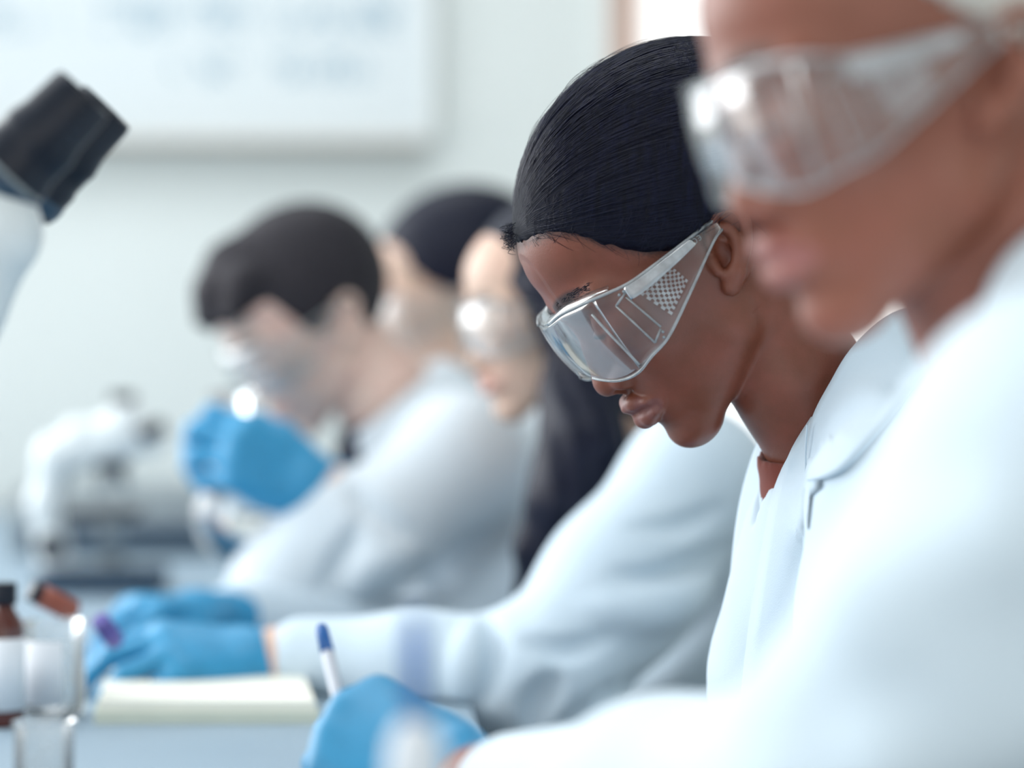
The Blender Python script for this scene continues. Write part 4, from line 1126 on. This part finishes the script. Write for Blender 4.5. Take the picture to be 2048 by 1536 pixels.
# pen in A's glove
pn = empty('ballpoint_pen', tuple(P(700, 1500, 1.40)), 'slim pen with a blue end held in the nearest blue glove', 'pen')
pa, pb = P(706, 1520, 1.405), P(642, 1252, 1.47)
MB().tube([pa, pa + (pb - pa) * 0.80], 0.0040, 14).build('barrel', M_pengrey, pn)
MB().tube([pa + (pb - pa) * 0.79, pa + (pb - pa) * 0.97, pb], [0.0042, 0.0040, 0.0032], 14).build('end_plug', M_penblue, pn)
MB().tube([pa - (pb - pa) * 0.16, pa], [0.0008, 0.0040], 14).build('tip', M_grey, pn)

# near dispenser, very close to the lens
dsx = P(830, 1500, 0.98); dbot = np.array((dsx[0], dsx[1], BZ))
ds = empty('dropper_bottle', tuple(dbot), 'white dropper bottle with a tall slim blue tube, closest to the camera', 'bottle')
Hs = CAM_Z - px(1440 - HORIZON, 0.98) - BZ; Ht = CAM_Z - px(1225 - HORIZON, 0.98) - BZ
Md = Matrix.Translation(Vector(dbot))
MB().lathe([(0.0115, 0), (0.0122, 0.003), (0.0122, Hs - 0.02), (0.0105, Hs - 0.008), (0.0065, Hs - 0.001), (0.0045, Hs)], 28, Md).build('body', M_label, ds)
MB().lathe([(0.0042, Hs - 0.001), (0.0040, Ht - 0.012), (0.0030, Ht - 0.001), (0.0016, Ht)], 20, Md).build('tube', M_blueclear, ds)

# writing pad
pd = empty('writing_pad', tuple(on(380, 1410)), 'cream paper pad lying flat on the bench', 'notepad')
c0, c1, c2, c3 = on(188, 1448), on(640, 1448), on(600, 1372), on(214, 1372)
def slab(c, z0, z1):
    V = [np.array((q[0], q[1], z)) for z in (z0, z1) for q in c]; return V, [(3, 2, 1, 0), (4, 5, 6, 7), (0, 1, 5, 4), (1, 2, 6, 5), (2, 3, 7, 6), (3, 0, 4, 7)]
MB().add(*slab([c0, c1, c2, c3], BZ, BZ + 0.010)).build('card_back', M_cover, pd, smooth=False)
MB().add(*slab([c0 + (0.004, 0.003, 0), c1 + (-0.004, 0.003, 0), c2, c3], BZ + 0.010, BZ + 0.018)).build('sheets', M_paper, pd, smooth=False)

# amber bottle with black cap
ab = on(8, 1452)
bo = empty('reagent_bottle', tuple(ab), 'amber glass bottle with black cap and white label at the left edge', 'bottle')
Mb = Matrix.Translation(Vector((ab[0], ab[1], BZ)))
s_ = ab[1] / FPX
hb = (1452 - 1165) * s_; rb = 40 * s_
MB().lathe([(rb * .9, 0.0), (rb, 0.003), (rb, hb * .66), (rb * .92, hb * .72), (rb * .5, hb * .82), (rb * .46, hb * .9)], 32, Mb).build('glass_body', M_amber, bo)
MB().lathe([(rb * .62, hb * .85), (rb * .64, hb * .86), (rb * .64, hb * .99), (rb * .58, hb)], 28, Mb).build('cap', M_black, bo, auto=40)
lv = [[Mb @ Vector(((rb + .0008) * math.cos(a), (rb + .0008) * math.sin(a), z)) for a in np.linspace(-2.1, 0.9, 24)] for z in (hb * .12, hb * .62)]
MB().sheet(np.array(lv), 0.0006).build('label', M_label, bo)

# clear beaker beside it
bk = on(108, 1432)
be = empty('glass_beaker', tuple(bk), 'clear glass beaker standing between the amber bottle and blue glove', 'beaker')
Mk = Matrix.Translation(Vector((bk[0], bk[1], BZ))); sk = bk[1] / FPX; rk = 62 * sk; hk = 190 * sk
MB().lathe([(0.0005, 0.001), (rk * .9, 0.001), (rk, 0.006), (rk, hk * .96), (rk * 1.06, hk)], 36, Mk, close=False).build('glass_wall', M_glass2, be)
MB().lathe([(0.0005, 0.004), (rk * .86, 0.004), (rk * .95, 0.009), (rk * .95, hk * .96), (rk * 1.06, hk)], 36, Mk, close=False).build('inner_wall', M_glass2, be)
lv = [[Mk @ Vector(((rk + .0006) * math.cos(a), (rk + .0006) * math.sin(a), z)) for a in np.linspace(-2.7, -1.1, 16)] for z in (hk * .15, hk * .82)]
MB().sheet(np.array(lv), 0.0006).build('label_patch', M_label, be)

# nearer small beaker at the bottom edge
bk2 = P(88, 1771, 1.40)
be2 = empty('glass_cylinder', (bk2[0], bk2[1], BZ), 'narrow clear glass cylinder in front of the amber bottle, bottom left corner', 'beaker')
Mk2 = Matrix.Translation(Vector((bk2[0], bk2[1], BZ))); r2 = 60 * 1.40 / FPX; h2 = CAM_Z - px(1442 - HORIZON, 1.40) - BZ
MB().lathe([(0.0005, 0.001), (r2 * .9, 0.001), (r2, 0.006), (r2, h2 * .95), (r2 * 1.05, h2)], 36, Mk2, close=False).build('glass_wall', M_glass2, be2)
MB().lathe([(0.0005, 0.004), (r2 * .88, 0.004), (r2 * .95, 0.009), (r2 * .95, h2 * .95), (r2 * 1.05, h2)], 36, Mk2, close=False).build('inner_wall', M_glass2, be2)

# vials in C's gloves
def vial(label, a, b, r, liquid, cap):
    a, b = np.array(a), np.array(b); t = empty('sample_vial', tuple(a), label, 'vial', 'vials held in gloves'); M = frame(a, b); L = float(np.linalg.norm(b - a))
    MB().lathe([(r * .8, 0), (r, 0.002), (r, L * .78), (r * .7, L * .84)], 20, M).build('tube', liquid, t)
    MB().lathe([(r * .85, L * .82), (r * .95, L * .83), (r * .95, L), (r * .8, L * 1.01)], 20, M).build('cap', cap, t)
vial('small reddish brown vial at the fingertips beside the amber bottle', P(150, 1225, 2.12), P(62, 1180, 2.10), 0.0100, M_rust, M_black)
vial('small violet vial gripped in the lower blue glove', P(232, 1285, 2.08), P(200, 1240, 2.06), 0.0085, M_violet, M_violet)

# ---- microscopes
def microscope(label, base, yaw, sc, dark_base=True):
    """upright microscope: x towards the user, z up"""
    Mm = Matrix.Translation(Vector(base)) @ Matrix.Rotation(yaw, 4, 'Z') @ Matrix.Scale(sc, 4)
    t = empty('microscope', tuple(base), label, 'microscope', 'microscopes on the bench')
    def part(name, mat, fn, auto=35):
        b = MB(); fn(b); return b.build(name, mat, t, auto=auto)
    def field(name, mat, prims, h=0.0035):
        los = np.min([p[0][0] for p in prims], axis=0); his = np.max([p[0][1] for p in prims], axis=0)
        F = Field(los - 0.02, his + 0.02, h)
        for p, k in prims: F.add(p, k)
        V, Q = F.mesh(); return mk(name, xf(Mm, V), Q, mat, t)
    bm_ = M_navy if dark_base else M_white
    part('foot', bm_, lambda b: b.box((-0.10, -0.08, 0.0), (0.13, 0.08, 0.045), Mm, 0.010))
    field('arm', M_white, [(rc((-0.070, 0, 0.04), (-0.090, 0, 0.16), 0.034, 0.030), 0.02), (rc((-0.090, 0, 0.16), (-0.070, 0, 0.25), 0.030, 0.032), 0.02), (rc((-0.070, 0, 0.25), (0.050, 0, 0.275), 0.034, 0.038), 0.03)])
    part('stage', M_black, lambda b: b.box((-0.045, -0.075, 0.135), (0.085, 0.075, 0.150), Mm, 0.004))
    part('condenser', M_grey, lambda b: b.lathe([(0.018, 0.095), (0.022, 0.10), (0.022, 0.13), (0.014, 0.135)], 24, Mm @ Matrix.Translation((0.03, 0, 0))))
    part('lamp_well', M_grey, lambda b: b.lathe([(0.030, 0.045), (0.030, 0.055), (0.022, 0.060)], 24, Mm @ Matrix.Translation((0.03, 0, 0))))
    part('nosepiece', M_black, lambda b: b.lathe([(0.016, 0.215), (0.032, 0.225), (0.032, 0.240)], 28, Mm @ Matrix.Translation((0.03, 0, 0))))
    for k in range(3):
        a = 2.1 * k + 0.4
        p0 = Vector((0.03 + 0.018 * math.cos(a), 0.018 * math.sin(a), 0.222)); p1 = p0 + Vector((0.014 * math.cos(a), 0.014 * math.sin(a), -0.042))
        part('objective', M_grey, lambda b: b.tube([Mm @ p0, Mm @ (p0 * .4 + p1 * .6), Mm @ p1], [0.0105 * sc, 0.0100 * sc, 0.0050 * sc], 16))
    for s in (1, -1):
        kn = part('focus_knob', M_black, lambda b: b.tube([Mm @ Vector((-0.075, s * 0.030, 0.085)), Mm @ Vector((-0.075, s * 0.062, 0.085))], 0.022 * sc, 20))
    return t, Mm, part, field

# far microscope, facing right
mb = on(190, 1182)
t2, Mm2, part2, field2 = microscope('white microscope farther down the bench with dark blue foot', (mb[0], mb[1], BZ), 0.05, 0.70)
field2('head', M_white, [(rc((0.045, 0, 0.290), (0.055, 0, 0.315), 0.038, 0.034), 0.02), (rc((-0.03, 0, 0.285), (0.10, 0, 0.280), 0.034, 0.030), 0.03)])
part2('trinocular_port', M_black, lambda b: b.lathe([(0.020, 0.345), (0.024, 0.347), (0.024, 0.362), (0.020, 0.364)], 24, Mm2 @ Matrix.Translation((0.050, 0, 0))))
for s in (1, -1):
    part2('eyepiece', M_black, lambda b: b.tube([Mm2 @ Vector((0.085, s * 0.028, 0.285)), Mm2 @ Vector((0.125, s * 0.028, 0.305))], 0.014 * 0.70, 16))

# near microscope: only an eyepiece and its tube come into the picture
ep0, ep1 = P(-54, 416, 1.36), P(170, 186, 1.36)
axd = (ep1 - ep0) / np.linalg.norm(ep1 - ep0)
nb_ = np.array((-0.52, 1.40, BZ))
t1, Mm1, part1_, field1 = microscope('nearer microscope at the left edge with a big black eyepiece', nb_, 0.0, 1.10, False)
Mf1 = Mm1.inverted()
lp = lambda q: xf(Mf1, np.array([q]))[0]
tb = P(-54, 416, 1.36)
field1('head', M_white, [(rc(lp(P(-330, 640, 1.38)), lp(P(-140, 600, 1.37)), 0.034, 0.034), 0.03), (rc(lp(P(-160, 610, 1.37)), lp(P(-28, 462, 1.36)), 0.036, 0.0290), 0.02), (rc(lp(P(-160, 610, 1.44)), lp(P(-28, 462, 1.435)), 0.034, 0.0280), 0.02), (rc(lp(P(-170, 620, 1.36)), lp(P(-170, 620, 1.45)), 0.032, 0.032), 0.02)])
def lathe_on(name, prof, mat, dy=0.0, par=None):
    Me = frame(ep0 + np.array((0, dy, 0)), ep1 + np.array((0, dy, 0)))
    return MB().lathe(prof, 40, Me).build(name, mat, par or t1, auto=30)
Le = float(np.linalg.norm(ep1 - ep0))
for dy in (0.0, 0.075):
    ey = lathe_on('eyepiece', [(0.0215, -0.02), (0.0215, 0.014), (0.0240, 0.016), (0.0240, 0.036), (0.0225, 0.040), (0.0225, Le * .55), (0.0232, Le * .60), (0.0205, Le * .72), (0.0195, Le - 0.004), (0.0180, Le), (0.0150, Le), (0.0140, Le - 0.006)], M_black, dy)
    lathe_on('eyepiece_ring', [(0.0243, 0.018), (0.0250, 0.020), (0.0250, 0.026), (0.0243, 0.028)], M_navy, dy, ey)
MB().tube([tb + axd * 0.01, tb + axd * 0.03], 0.0245, 24).build('collar_ring', M_grey, t1)

# far along the bench: a low grey tray and box
q = on(420, 1110)
tr = empty('equipment_box', (q[0], q[1], BZ), 'low grey equipment box at the far end of the bench', 'box')
MB().box((q[0] - 0.30, q[1] - 0.02, BZ), (q[0] + 0.14, q[1] + 0.28, BZ + 0.10), bevel=0.01).build('housing', M_grey, tr, auto=30)
MB().box((q[0] - 0.28, q[1] - 0.03, BZ + 0.015), (q[0] + 0.12, q[1] - 0.018, BZ + 0.045), bevel=0.003).build('front_panel', M_navy, tr, auto=30)
